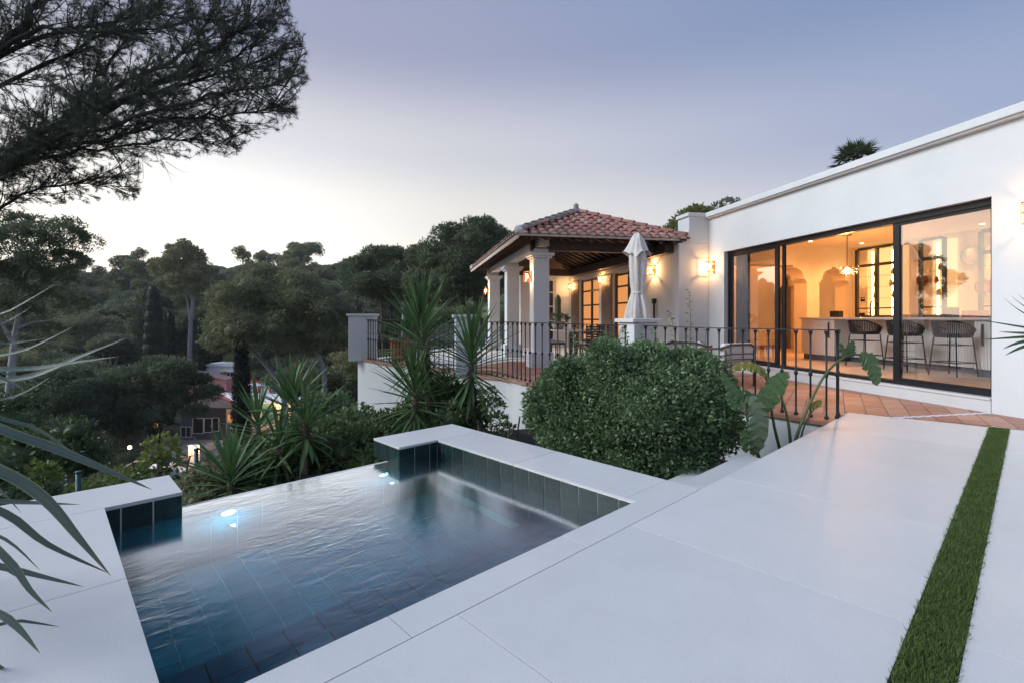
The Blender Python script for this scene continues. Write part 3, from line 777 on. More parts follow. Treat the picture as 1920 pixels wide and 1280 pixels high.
# concave outline around the opening
mb = MB()
for a, b, c_, d_ in ((-6, DW0, -.9, 3.45), (DW1, 10.4, -.9, 3.45), (DW0, DW1, ZT, 3.45)): mb.box(6.88, 7.12, a, b, c_, d_)
house.part('front_wall', mb, 'plaster')
mb = MB(); mb.box(6.865, 7.10, DW0 + .001, DW1 - .001, -.3, .150); mb.box(6.850, 7.11, DW0 + .001, DW1 - .001, .150, .180); house.part('threshold', mb, 'slab', bev=.004)
mb = MB(); mb.box(6.80, 7.3, -6, 10.45, 3.45, 3.475); mb.box(6.77, 7.35, -6.05, 10.47, 3.475, 3.585)
cp_ = house.part('parapet_coping', mb, 'plaster', bev=.01)
mb = MB(); mb.box(7.12, 12.2, -6, 11.6, 3.12, 3.3); house.part('flat_roof', mb, 'plaster')
mb = MB(); mb.box(11.75, 12.0, -6, 15, -.9, 3.45); mb.box(7.12, 11.75, 1.2, 1.4, -.9, 3.12); mb.box(7.12, 11.75, -6, -5.8, -.9, 3.3); mb.box(6.9, 12, 14.2, 14.4, -.5, 3.3); mb.box(6.72, 6.9, 10.62, 14.3, -.5, 3.2); mb.box(6.9, 12, 11.6, 14.3, 3.05, 3.3)
house.part('outer_wall', mb, 'plaster')
# short cross wall between villa and covered terrace, with raised stub
mb = MB(); mb.box(6.10, 6.88, 10.4, 10.62, -.3, 2.87); mb.box(6.37, 7.1, 10.402, 10.9, 2.87, 3.50)
mb.prism([(6.37, 10.402), (6.37, 10.9), (6.2, 10.9), (6.2, 10.402)], 2.87, 2.93); house.part('cross_wall', mb, 'plaster', bev=.01)
mb = MB(); mb.wall_xz([(6.37, 2.93), (6.18, 2.93), (6.25, 2.97), (6.32, 3.06), (6.37, 3.2)], 10.41, 10.88); house.part('scroll', mb, 'plaster')
mb = MB(); mb.box(6.33, 7.14, 10.37, 10.93, 3.50, 3.585); house.part('stub_cap', mb, 'plaster', bev=.01)
# interior shell
mb = MB(); mb.box(7.12, 11.75, 1.4, 11.2, .10, .20); house.part('kitchen_floor', mb, 'interior_floor')
mb = MB(); mb.box(7.12, 11.70, 1.4, 11.2, 3.0, 3.12); house.part('kitchen_ceiling', mb, 'interior_wall')
mb = MB(); mb.box(11.70, 11.748, 1.4, 11.2, .2, 3.0); mb.box(7.122, 7.14, 1.4, DW0 - .12, .2, 3.0); mb.box(7.122, 7.14, DW1 + .12, 11.2, .2, 3.0); mb.box(7.122, 7.14, DW0 - .12, DW1 + .12, 2.63, 3.0); mb.box(7.14, 11.7, 1.402, 1.42, .2, 3.0)
house.part('kitchen_wall', mb, 'interior_wall')
def cusp(x0, x1, spring, top, right_first=True):
    """left-to-right stepped moorish arch outline between x0,x1"""
    w_ = min((x1 - x0) * .42, .42); h_ = top - spring
    Lp = [(x0, spring - .06), (x0 + .04, spring - .06), (x0 + .04, spring), (x0 + .10, spring), (x0 + .10, spring + .04)]
    for k_ in range(1, 6): a = PI / 2 * k_ / 6; Lp.append((x0 + .10 + (w_ - .16) * (1 - math.cos(a)), spring + .04 + (h_ - .12) * math.sin(a)))
    Lp += [(x0 + w_ - .06, top - .06), (x0 + w_, top - .06), (x0 + w_, top)]
    Rp = [(x0 + x1 - x, z) for x, z in Lp][::-1]
    return Lp, Rp
def arch_wall(x0, x1, z0, z1, openings, y0, y1):
    pts = [(x0, z0)]
    for a, b, sp_, tp in openings:
        Lp, Rp = cusp(a, b, sp_, tp); pts += [(a, z0)] + Lp + Rp + [(b, z0)]
    pts += [(x1, z0), (x1, z1), (x0, z1)]
    m = MB(); n_ = len(pts)
    m.add([(x, y0, z) for x, z in pts] + [(x, y1, z) for x, z in pts], [tuple(range(n_)), tuple(range(n_, 2 * n_))[::-1]] + [(i, n_ + i, n_ + (i + 1) % n_, (i + 1) % n_) for i in range(n_)])
    return m
house.part('arched_wall', arch_wall(7.14, 11.7, .2, 3.0, [(7.6, 10.30, 2.16, 2.52), (10.68, 11.62, 2.14, 2.50)], 11.2, 11.65), 'interior_wall')
house.part('inner_arched_wall', arch_wall(6.95, 11.75, .2, 3.05, [(8.2, 9.15, 2.10, 2.48), (11.0, 11.55, 2.10, 2.45)], 13.0, 13.2), 'interior_wall')
mb = MB(); mb.box(6.95, 11.75, 11.2, 14.2, .10, .199); house.part('hall_floor', mb, 'interior_floor')
mb = MB(); mb.box(10.28, 10.70, 11.185, 11.2, .2, .30); mb.box(7.14, 7.62, 11.185, 11.2, .2, .3); mb.box(9.2, 11.0, 12.985, 13.0, .2, .32); house.part('skirting', mb, 'skirting')
mb = MB(); mb.box(6.95, 11.7, 14.12, 14.19, .2, 3); house.part('hall_back_wall', mb, 'interior_wall')
# sliding glass door
door = Thing('sliding_door', 'black framed sliding glass door standing open in the middle of the villa front', 'glass door', (7.0, 7.2, .18), 'H')
mb = MB(); mb.box(6.97, 7.10, DW0, DW1, ZT - .085, ZT - .001); mb.box(6.97, 7.10, DW0, DW1, .181, .235); mb.box(6.97, 7.10, DW1 - .05, DW1 - .001, .235, ZT - .085); mb.box(6.97, 7.10, DW0 + .001, DW0 + .04, .235, ZT - .085)
door.part('frame', mb, 'black_frame', bev=.003)
def panel(d0, d1, n0, st0, st1):
    mb = MB(); mb.box(n0, n0 + .035, d0, d0 + st0, .237, ZT - .087); mb.box(n0, n0 + .035, d1 - st1, d1, .237, ZT - .087)
    mb.box(n0, n0 + .035, d0 + st0, d1 - st1, .237, .275); mb.box(n0, n0 + .035, d0 + st0, d1 - st1, ZT - .125, ZT - .087)
    o = door.part('leaf', mb, 'black_frame')
    mb = MB(); mb.add([(n0 + .017, d0 + st0, .275), (n0 + .017, d1 - st1, .275), (n0 + .017, d1 - st1, ZT - .125), (n0 + .017, d0 + st0, ZT - .125)], [(0, 1, 2, 3)])
    door.part('pane', mb, 'window_glass', parent=o)
panel(DW0 + .04, 5.99, 6.99, .045, .095); panel(8.30, DW1 - .05, 6.99, .10, .05)
mb = MB(); mb.box(7.045, 7.08, 8.20, 8.27, .237, ZT - .087); mb.box(7.045, 7.08, 5.92, 5.99, .237, ZT - .087); door.part('leaf_edge', mb, 'black_frame')
mb = MB()
for i in range(12): mb.box(7.15 + (i % 2) * .03, 7.21 + (i % 2) * .03, 9.40 + i * .035, 9.435 + i * .035, .21, 2.6)
tcu = Thing('curtain', 'grey curtain gathered at the left end of the sliding glass door', 'curtain', (7.18, 9.6, .2), 'H'); tcu.part('cloth', mb, 'grey_curtain')

# kitchen island
isl = Thing('kitchen_island', 'long pale grooved kitchen island with a breakfast counter', 'kitchen island', (9.3, 8.0, .2), 'H')
mb = MB(); mb.box(8.93, 10.0, 6.0, 9.95, 1.105, 1.145); isl.part('worktop', mb, 'counter', bev=.004)
def grooved(n0, n1, d0, d1, z0, z1, nm):
    core = MB(); core.box(n0 + .008, n1, d0, d1, z0, z1); k_ = int((d1 - d0) / .045)
    for i in range(k_):
        a = d0 + i * (d1 - d0) / k_; core.box(n0, n0 + .008, a + .004, a + (d1 - d0) / k_ - .004, z0, z1)
    return isl.part(nm, core, 'island_panel')
grooved(8.98, 9.9, 9.02, 9.93, .32, 1.104, 'end_cabinet'); grooved(8.98, 9.9, 5.3, 6.32, .32, 1.104, 'end_cabinet'); grooved(9.36, 9.9, 6.32, 9.02, .30, 1.104, 'front_panel')
mb = MB(); mb.box(9.02, 9.88, 9.05, 9.9, .2, .32); mb.box(9.02, 9.88, 5.3, 6.3, .2, .32); mb.box(9.42, 9.88, 6.3, 9.05, .2, .30); isl.part('plinth', mb, 'grey_curtain')
mb = MB(); mb.box(8.93, 10.0, 5.3, 5.999, 1.105, 1.145); isl.part('worktop', mb, 'counter', bev=.004)
for d_ in (9.14, 6.18):
    mb = MB(); mb.box(8.955, 8.975, d_, d_ + .025, .70, 1.04); isl.part('handle', mb, 'black_frame')
fa = Thing('kitchen_tap', 'black arched kitchen tap standing on the island worktop', 'tap', (9.85, 8.95, 1.145), 'H')
mb = MB(); mb.tube([(9.85, 8.95, 1.145), (9.85, 8.95, 1.42)] + [(9.85, 8.95 - .09 + .09 * math.cos(a), 1.42 + .10 * math.sin(a)) for a in np.linspace(0, PI, 9)] + [(9.85, 8.77, 1.32)], .014, 8); fa.part('spout', mb, 'black_frame', True)
mb = MB(); mb.tube([(9.85, 8.95, 1.24), (9.85, 9.04, 1.27)], .008, 6); fa.part('lever', mb, 'black_frame', True)
# glazed dresser on the back wall
def dresser(d0, d1, label, mull):
    t_ = Thing('glazed_cabinet', label, 'cabinet', (11.5, d0, 1.0), 'H', group='black framed glazed cabinets on the kitchen back wall')
    mb = MB()
    for a in [d0] + mull + [d1]: mb.box(11.30, 11.36, a - .035, a + .035, 1.15, 2.88)
    for z, h in ((2.85, .06), (2.42, .07), (1.36, .03), (1.15, .05)): mb.box(11.301, 11.358, d0 + .035, d1 - .035, z, z + h)
    t_.part('frame', mb, 'black_frame')
    mb = MB(); mb.box(11.66, 11.69, d0, d1, 1.15, 2.88); t_.part('back', mb, 'cabinet_back_glow')
    for z in (1.62, 1.9, 2.18): mb = MB(); mb.box(11.37, 11.66, d0 + .02, d1 - .02, z, z + .012); t_.part('shelf', mb, 'clear_glass')
    e_ = [d0] + mull + [d1]
    for a, b in zip(e_[:-1], e_[1:]):
        mb = MB(); mb.box(11.63, 11.655, (a + b) / 2 + .10, (a + b) / 2 + .135, 1.2, 2.82); t_.part('light_strip', mb, 'led_strip')
    for a in e_[:-1]:
        for z in (1.632, 1.912, 2.192):
            mb = MB(); q = a + random.uniform(.12, .3); mb.lathe([(.03, 0), (.045, .05), (.03, .12), (.018, .15)], (11.5, q, z), 8); t_.part('glassware', mb, 'copper_pan' if random.random() < .4 else 'stone_pot', True)
dresser(9.62, 10.68, 'black framed glazed cabinet with lit shelves, nearer the arches', [10.12]); dresser(8.55, 9.05, 'narrow black framed glazed cabinet in the middle of the back wall', []); dresser(7.35, 7.85, 'black framed glazed cabinet with lit shelves at the right end of the kitchen', [])
t_ = Thing('back_counter', 'low kitchen counter with wooden boards along the back wall', 'counter', (11.4, 7.5, .2), 'H')
mb = MB(); mb.box(11.05, 11.69, 5.5, 10.7, .2, 1.10); t_.part('cabinet', mb, 'island_panel'); mb = MB(); mb.box(11.02, 11.69, 5.5, 10.72, 1.10, 1.14); t_.part('worktop', mb, 'counter')
for i, (d_, w_, h_, m_) in enumerate(((7.0, .5, .10, 'pale_wood'), (7.9, .32, .14, 'copper_pan'), (8.35, .12, .22, 'black_frame'), (9.3, .35, .07, 'pale_wood'))):
    tb = Thing('kitchen_box', ['long pale wooden tray on the back counter at the right', 'copper coloured bowl box on the back counter', 'small black canister on the back counter', 'low wooden tray on the back counter below the tall cabinet'][i], 'tray', (11.25, d_, 1.14), 'H')
    mb = MB(); mb.box(11.12, 11.38, d_ - w_ / 2, d_ + w_ / 2, 1.14, 1.152); tb.part('base', mb, m_)
    mb = MB(); mb.box(11.12, 11.135, d_ - w_ / 2, d_ + w_ / 2, 1.152, 1.14 + h_); mb.box(11.365, 11.38, d_ - w_ / 2, d_ + w_ / 2, 1.152, 1.14 + h_); mb.box(11.135, 11.365, d_ - w_ / 2, d_ - w_ / 2 + .015, 1.152, 1.14 + h_); mb.box(11.135, 11.365, d_ + w_ / 2 - .015, d_ + w_ / 2, 1.152, 1.14 + h_); tb.part('side', mb, m_)
# round wall plates / pans
for i, (d_, z_, r_) in enumerate(((8.25, 2.45, .20), (8.0, 1.78, .17), (9.25, 2.0, .14))):
    tb = Thing('wall_plate', ['large round mirror-like plate high on the kitchen back wall', 'round copper plate hanging low on the kitchen back wall', 'small round copper plate hanging beside the tall cabinet'][i], 'plate', (11.6, d_, z_), 'H')
    mb = MB(); mb.v = []; 
    prof = [(.0, .0), (r_ * .5, 0), (r_ * .75, -.01), (r_, -.035), (r_, -.03), (r_ * .75, 0), (r_ * .5, .012), (0.001, .012)]
    for rr0, xx in prof:
        for j in range(20): a = 2 * PI * j / 20; mb.v.append((11.65 + xx, d_ + rr0 * math.cos(a), z_ + rr0 * math.sin(a)))
    for i2 in range(len(prof) - 1):
        for j in range(20): mb.f.append((i2 * 20 + j, i2 * 20 + (j + 1) % 20, (i2 + 1) * 20 + (j + 1) % 20, (i2 + 1) * 20 + j))
    tb.part('disc', mb, 'steel_trim' if i == 0 else 'copper_pan', True)
# switches by the cabinet
for i, (n_, z_, w_, h_, lb) in enumerate(((11.18, 1.62, .10, .10, 'small square black switch plate beside the glazed cabinet'), (10.95, 1.22, .26, .09, 'wide black socket plate above the island beside the cabinet'))):
    tb = Thing('switch_plate', lb, 'switch', (11.69, 10.85, z_), 'H'); mb = MB(); mb.box(11.675, 11.699, 10.80 - (.0 if i else 0), 10.80 + w_, z_ - h_ / 2, z_ + h_ / 2); tb.part('plate', mb, 'black_frame')
    mb = MB(); mb.box(11.668, 11.675, 10.82, 10.80 + w_ - .02, z_ - h_ / 4, z_ + h_ / 4); tb.part('switch', mb, 'iron')
tb = Thing('toaster', 'small black toaster standing on the far end of the island', 'toaster', (9.8, 9.75, 1.145), 'H'); mb = MB(); mb.box(9.68, 9.84, 9.62, 9.86, 1.15, 1.30); tb.part('body', mb, 'black_frame', bev=.02); mb = MB(); mb.box(9.72, 9.735, 9.66, 9.82, 1.2995, 1.303); mb.box(9.78, 9.795, 9.66, 9.82, 1.2995, 1.303); tb.part('slot', mb, 'steel_trim')
# pendant
pd = Thing('pendant_lamp', 'brass pendant lamp with a cluster of clear glass bubbles over the island', 'pendant lamp', (9.6, 9.3, 3.0), 'H')
mb = MB(); mb.box(9.5, 9.7, 9.28, 9.32, 2.975, 3.0); pd.part('ceiling_plate', mb, 'copper_pan'); mb = MB(); mb.tube([(9.6, 9.3, 2.98), (9.6, 9.3, 2.24)], .010, 6); pd.part('rod', mb, 'copper_pan', True)
mb = MB(); mb.lathe([(.02, -.06), (.045, -.03), (.05, .0), (.04, .04), (.015, .06)], (9.6, 9.3, 2.20), 12); pd.part('bulb', mb, 'bulb', True)
for i in range(12):
    a = i * 2.4; rr0 = .10 + .05 * (i % 3); mb = MB(); c_ = (9.6 + rr0 * math.cos(a), 9.3 + rr0 * math.sin(a), 2.20 + .06 * math.sin(i * 1.7))
    mb.v = [(c_[0] + x * .055, c_[1] + y * .055, c_[2] + z * .055) for x, y, z in ICO[0]]; mb.f = [tuple(int(q) for q in f_) for f_ in ICO[1]]; pd.part('glass_bubble', mb, 'clear_glass', True)
# downlights
def point(name, loc, e, col=(1, .43, .135), r_=.05, typ='POINT'):
    li = bpy.data.lights.new(name, typ); li.energy = e * .62; li.color = col
    li.shadow_soft_size = r_
    lo = bpy.data.objects.new(name, li); COL.objects.link(lo); lo.location = loc; return lo
for i, (n_, d_, lb) in enumerate(((9.55, 10.28, 'recessed ceiling spotlight left of the pendant lamp'), (11.07, 10.3, 'recessed ceiling spotlight right of the pendant lamp'), (11.1, 7.67, 'recessed ceiling spotlight behind the right glass pane'), (9.4, 7.2, 'recessed ceiling spotlight over the bar stools'))):
    tb = Thing('ceiling_spotlight', lb, 'ceiling light', (n_, d_, 3.0), 'H', group='recessed kitchen spotlights')
    mb = MB(); mb.lathe([(.055, -.006), (.055, -.001)], (n_, d_, 3.0), 16); o = tb.part('ring', mb, 'white_frame'); mb = MB(); mb.lathe([(.04, -.010), (.04, -.0065)], (n_, d_, 3.0), 16); tb.part('lens', mb, 'downlight_glow')
    lo = point('spot_bulb', HW(n_, d_, 2.95), 90, r_=.06, typ='SPOT'); lo.data.spot_size = R(150); lo.data.spot_blend = .9
for n_, d_, e_ in ((9.0, 12.2, 24), (10.6, 12.4, 10)): point('hall_lamp', HW(n_, d_, 2.7), e_, (1, .34, .09), .15)
point('pendant_bulb', HW(9.6, 9.3, 2.05), 34)
# bar stools
def stool():
    t_ = Thing('bar_stool', '', 'bar stool', (0, 0, 0), 'W', group='black rope bar stools at the kitchen island')
    mb = MB(); mb.prism([(.24 * math.cos(a) * 1.0, .23 * math.sin(a)) for a in np.linspace(0, 2 * PI, 20, endpoint=False)], .62, .68); t_.part('seat', mb, 'stool_rope', bev=.015)
    # wrap-around back, low sloping to the front (front is +x)
    A = np.linspace(R(55), R(305), 22); top = []; low = []
    for a in A:
        s_ = 1 - abs((a - PI) / R(125)); top.append((.27 * math.cos(a), .27 * math.sin(a), .74 + .15 * min(1, s_ * 1.6))); low.append((.24 * math.cos(a), .24 * math.sin(a), .655))
    mb = MB(); mb.tube(top, .016, 6); mb.tube(low, .010, 6); t_.part('back_rail', mb, 'iron', True)
    mb = MB()
    for i in range(len(A) * 2 - 1):
        k_ = i / 2; i0 = int(k_); f_ = k_ - i0; i1 = min(i0 + 1, len(A) - 1)
        pt = [top[i0][j] * (1 - f_) + top[i1][j] * f_ for j in range(3)]; pl = [low[i0][j] * (1 - f_) + low[i1][j] * f_ for j in range(3)]; mb.tube([pl, pt], .0085, 5, False)
    t_.part('rope_back', mb, 'stool_rope', True)
    for sx in (-1, 1):
        for sy in (-1, 1):
            mb = MB(); mb.tube([(.17 * sx, .17 * sy, .63), (.215 * sx, .22 * sy, 0)], .011, 6); t_.part('leg', mb, 'iron', True)
    mb = MB(); q = .205; z = .22; mb.tube([(q, q, z), (q, -q, z), (-q, -q, z), (-q, q, z), (q, q, z)], .008, 6); z = .50; q = .18; mb.tube([(q, q, z), (q, -q, z), (-q, -q, z), (-q, q, z), (q, q, z)], .007, 6); t_.part('footrest', mb, 'iron')
    return t_.o
s0 = stool()
for i, d_ in enumerate((8.05, 7.25, 6.45)):
    o = s0 if i == 0 else copy_tree(s0)
    o.location = HW(8.72, d_, .2); o.rotation_euler = (0, 0, HR)
    o['label'] = ['black rope bar stool at the island, farthest of the three', 'black rope bar stool at the island, middle of the three, beside the door frame', 'black rope bar stool behind the right glass pane, nearest of the three'][i]

# ------------------------------------------------------------------ covered terrace
FZ = .05
pav = Thing('covered_terrace', 'open covered terrace with white columns and a red clay tiled hip roof', 'covered terrace', (4.5, 14, FZ), 'H')
cols_d = (11.04, 14.22, 17.45)
for d_ in cols_d:
    mb = MB(); mb.box(2.80, 3.18, d_, d_ + .38, FZ - .05, 2.52); o = pav.part('column', mb, 'plaster', bev=.012)
    mb = MB(); mb.box(2.72, 3.26, d_ - .08, d_ + .46, FZ - .06, FZ + .30); pav.part('plinth', mb, 'plaster', parent=None, bev=.01)
    mb = MB(); mb.box(2.75, 3.23, d_ - .05, d_ + .43, 2.52, 2.57); mb.box(2.70, 3.28, d_ - .10, d_ + .48, 2.57, 2.64); mb.box(2.82, 3.16, d_ + .02, d_ + .36, 2.64, 2.74); pav.part('capital', mb, 'plaster', bev=.008)
# beams
pav.part('beam', MB().box(2.78, 6.1, 11.10, 11.30, 2.71, 2.93), 'wood'); pav.part('beam', MB().box(3.0, 6.12, 17.5, 17.7, 2.68, 2.93), 'wood')
mb = MB(); mb.box(2.84, 3.10, 11.31, 18.3, 2.742, 2.93); pav.part('side_beam', mb, 'plaster')
mb = MB(); mb.box(2.86, 3.08, 10.7, 11.098, 2.745, 2.925); pav.part('beam_end', mb, 'stone_pot')
mb = MB(); mb.box(5.88, 6.10, 10.62, 17.5, 2.66, 2.90); pav.part('wall_beam', mb, 'wood')
# roof planes
E0, E1, D0, D1 = 2.30, 6.27, 10.35, 18.62; EZ = 2.955; RN = 4.285; RD0, RD1 = 12.335, 16.635; RZ = 3.86
T_ = [(E0, D0, EZ), (E1, D0, EZ), (E1, D1, EZ), (E0, D1, EZ), (RN, RD0, RZ), (RN, RD1, RZ)]
mb = MB(); mb.add(T_ + [(a, b, c_ - .05) for a, b, c_ in T_], [(0, 1, 4), (1, 2, 5, 4), (2, 3, 5), (3, 0, 4, 5), (7, 6, 10), (8, 7, 10, 11), (9, 8, 11), (6, 9, 11, 10), (0, 6, 7, 1), (1, 7, 8, 2), (2, 8, 9, 3), (3, 9, 6, 0)])
pav.part('roof_deck', mb, 'wood')
# rafters
slope = (RZ - EZ) / (RN - E0)
def rafter(x0, y0, x1, y1):
    z = lambda x, y: EZ - .052 + slope * min(x - E0, E1 - x, y - D0, D1 - y)
    mb = MB(); a = Vector((x0, y0, z(x0, y0))); b = Vector((x1, y1, z(x1, y1))); dd = (b - a); s_ = Vector((-dd.y, dd.x, 0)).normalized() * .035
    vs = []
    for p in (a, b):
        for q, h in ((-s_, 0), (s_, 0), (s_, -.10), (-s_, -.10)): vs.append((p.x + q.x, p.y + q.y, p.z + h))
    mb.add(vs, [(0, 1, 2, 3), (7, 6, 5, 4), (0, 4, 5, 1), (1, 5, 6, 2), (2, 6, 7, 3), (3, 7, 4, 0)]); pav.part('rafter', mb, 'wood')
for i in range(24):
    y = D0 + .3 + i * .34
    if y > D1 - .2: break
    rafter(E0 + .06, y, min(RN, E0 + (min(y - D0, D1 - y))) , y) if min(y - D0, D1 - y) > .2 else None
for i in range(12):
    x = E0 + .3 + i * .34
    if x > E1 - .2: break
    rafter(x, D0 + .06, x, D0 + min(x - E0, E1 - x))
for y in np.arange(D0 + .6, D1 - .4, .42): rafter(E1 - .06, y, max(RN, E1 - min(y - D0, D1 - y)), y)
# fascia
mb = MB(); mb.box(E0 - .03, E0 - .001, D0 - .03, D1, EZ - .10, EZ - .005); mb.box(E0 - .03, E1 - .2, D0 - .032, D0 - .002, EZ - .05, EZ + .0); pav.part('fascia', mb, 'bleached_beam')
# roof tiles : barrel tiles
def barrel(r0, r1, ln, mat, name='roof_tile', seg=5):
    m = MB(); vs = []
    for y, r_, z in ((0, r0, 0), (ln, r1, 0)):
        for t__ in (0, .014):
            for j in range(seg + 1):
                a = PI * j / seg; vs.append((math.cos(a) * (r_ - t__), y, math.sin(a) * (r_ - t__) * .85 + z))
    s1 = seg + 1; fs = []
    for j in range(seg):
        fs += [(j, j + 1, 2 * s1 + j + 1, 2 * s1 + j), (s1 + j + 1, s1 + j, 3 * s1 + j, 3 * s1 + j + 1), (j + 1, j, s1 + j, s1 + j + 1), (2 * s1 + j, 2 * s1 + j + 1, 3 * s1 + j + 1, 3 * s1 + j)]
    fs += [(0, 2 * s1, 3 * s1, s1), (seg, s1 + seg, 3 * s1 + seg, 2 * s1 + seg)]
    m.add(vs, fs); return m.mesh(name, mat, False)
tm = barrel(.092, .072, .40, 'roof_clay'); tmg = barrel(.105, .085, .42, 'roof_grey')
def basis(x, y, z):
    m = Matrix((x, y, z)).transposed(); return m.to_euler()
sl_ = math.atan(slope)
def put(mesh, pos, ydir, nrm, name='roof_tile', sc=1.0, lab=None):
    y = Vector(ydir).normalized(); z = Vector(nrm); z = (z - y * z.dot(y)).normalized(); x = y.cross(z)
    o = link(name, mesh, pav.o, loc=Vector(pos) - Vector(pav.base), rot=basis(x, y, z), scale=(sc, 1, sc)); return o
cnt = 0; ex = .285; tw_ = .232
chan = MB()
def slope_tiles(org, along, upd, length, label, ridge_lim):
    global cnt
    al = Vector(along); up_ = Vector(upd); nrm = al.cross(up_); nrm = nrm if nrm.z > 0 else -nrm
    k_ = int(length / tw_); rows_ = int(2.08 / math.cos(sl_) / ex) + 2
    for i in range(k_ + 1):
        a = (i + .5) * length / (k_ + 1)
        for j in range(rows_):
            u_ = j * ex - .06; hx = u_ * math.cos(sl_)
            if hx > min(ridge_lim(a), 1.985) - .10: break
            p = Vector(org) + al * a + up_ * u_ + nrm * (.035 + random.uniform(-.006, .008))
            dirn = (up_ - nrm * .05 + al * random.uniform(-.03, .03))
            if cnt < 292: put(tm, p, dirn, nrm); cnt += 1
            else:
                pass
            # channel tile as a shallow valley between covers
            q = Vector(org) + al * (a + length / (k_ + 1) / 2) + up_ * u_ + nrm * .01
            hx2 = ridge_lim(a + length / (k_ + 1) / 2)
            if hx < hx2 - .05:
                h = .05; L1 = ex + .05
                vs = [q - al * .07 + nrm * .03, q + nrm * 0, q + al * .07 + nrm * .03]; vs += [v_ + up_ * L1 - nrm * .012 for v_ in vs]
                chan.add([tuple(v_) for v_ in vs], [(0, 1, 4, 3), (1, 2, 5, 4)])
up_f = Vector((0, math.cos(sl_), math.sin(sl_))); up_l = Vector((math.cos(sl_), 0, math.sin(sl_)))
slope_tiles((E0, D0, EZ), (1, 0, 0), up_f, E1 - E0, 'front', lambda a: min(a, (E1 - E0) - a))
slope_tiles((E0, D0, EZ), (0, 1, 0), up_l, D1 - D0, 'left', lambda a: min(a, (D1 - D0) - a, 2.08))
o = pav.part('channel_tile', chan, 'roof_clay', kind='stuff')
# hip and ridge tiles, white mortar under them
for a, b in (((E0, D0, EZ), (RN, RD0, RZ)), ((E1, D0, EZ), (RN, RD0, RZ)), ((RN, RD0, RZ), (RN, RD1, RZ)), ((E0, D1, EZ), (RN, RD1, RZ))):
    a = Vector(a); b = Vector(b); dd = (b - a); nn = int(dd.length / .30)
    for i in range(nn): put(tmg if a.x < 4 else tm, a + dd * (i / nn) + Vector((0, 0, .075)), dd - Vector((0, 0, dd.length * .04)), (0, 0, 1), 'ridge_tile', 1.12)
mb = MB(); mb.lathe([(.08, 0), (.10, .05), (.06, .12), (.075, .17), (.02, .22)], (RN, RD0 + .02, RZ + .06), 10); pav.part('finial', mb, 'roof_grey', True)
# eave ends filled with white mortar
m_end = MB()
for i in range(int((E1 - E0) / tw_) + 1):
    k_ = int((E1 - E0) / tw_); a = E0 + (i + .5) * (E1 - E0) / (k_ + 1)
    m_end.wall_xz([(a + .080 * math.cos(t__), EZ + .01 + .072 * math.sin(t__)) for t__ in np.linspace(PI, 0, 7)], D0 - .062, D0 + .10)
m_end2 = MB(); kk_ = int((D1 - D0) / tw_)
for i in range(kk_ + 1):
    a = D0 + (i + .5) * (D1 - D0) / (kk_ + 1)
    m_end2.wall_yz([(a + .080 * math.cos(t__), EZ + .01 + .072 * math.sin(t__)) for t__ in np.linspace(PI, 0, 7)][::-1], E0 - .062, E0 + .10)
pav.part('eave_mortar', m_end, 'mortar'); pav.part('eave_mortar', m_end2, 'mortar')
mb = MB(); mb.lathe([(.11, -.03), (.12, .06), (.08, .14)], (E0 + .02, D0 + .02, EZ + .02), 8); pav.part('hip_end', mb, 'mortar', True)
mb = MB(); mb.box(2.6, 6.1, 10.45, 18.6, FZ - .35, FZ - .003) if False else None
# back wall with shuttered doors
def wall_with_openings(n0, n1, d0, d1, z0, z1, ops):
    m = MB(); e_ = sorted(ops); cur = d0
    for a, b, zb, zt in e_:
        m.box(n0, n1, cur, a, z0, z1); m.box(n0, n1, a, b, zt, z1)
        if zb > z0: m.box(n0, n1, a, b, z0, zb)
        cur = b
    m.box(n0, n1, cur, d1, z0, z1); return m
doors = [(12.45, 14.25, -.1, 2.50), (15.35, 17.3, -.1, 2.52)]
pav.part('back_wall', wall_with_openings(6.12, 6.40, 10.621, 18.6, -.3, 2.98, doors), 'plaster')
mb = MB(); mb.box(6.42, 6.7, 10.63, 18.6, -.3, 2.97); pav.part('room_wall', mb, 'window_lit') if False else None
for i, (a, b, zb, zt) in enumerate(doors):
    t_ = Thing('french_door', ['french door with brown shutters behind the closed umbrella', 'french door with brown shutters at the far end of the covered terrace'][i], 'door', (6.2, a, FZ), 'H', group='shuttered french doors under the roof')
    mb = MB(); mid = (a + b) / 2 - .05
    for q0, q1 in ((a + .02, a + .09), (mid - .04, mid + .04), (b - .09, b - .02)): mb.box(6.20, 6.26, q0, q1, 0, zt - .02)
    for z in (0.02, .55, 1.05, 1.55, 2.05, zt - .10): mb.box(6.201, 6.258, a + .09, b - .09, z, z + .05)
    t_.part('frame', mb, 'black_frame')
    mb = MB(); mb.box(6.27, 6.275, a + .05, b - .05, .05, zt - .05); t_.part('pane', mb, 'window_lit')
    for q in (b + .02,):
        mb = MB(); mb.box(6.075, 6.118, q - .02, q + .78, .03, zt - .02)
        for k_ in range(18): mb.box(6.068, 6.076, q + .06, q + .70, .20 + k_ * .12, .20 + k_ * .12 + .085)
        t_.part('shutter', mb, 'shutter')
    mb = MB(); mb.box(6.085, 6.119, a - .12, b + .84, zt + .01, zt + .13); t_.part('lintel', mb, 'bleached_beam')
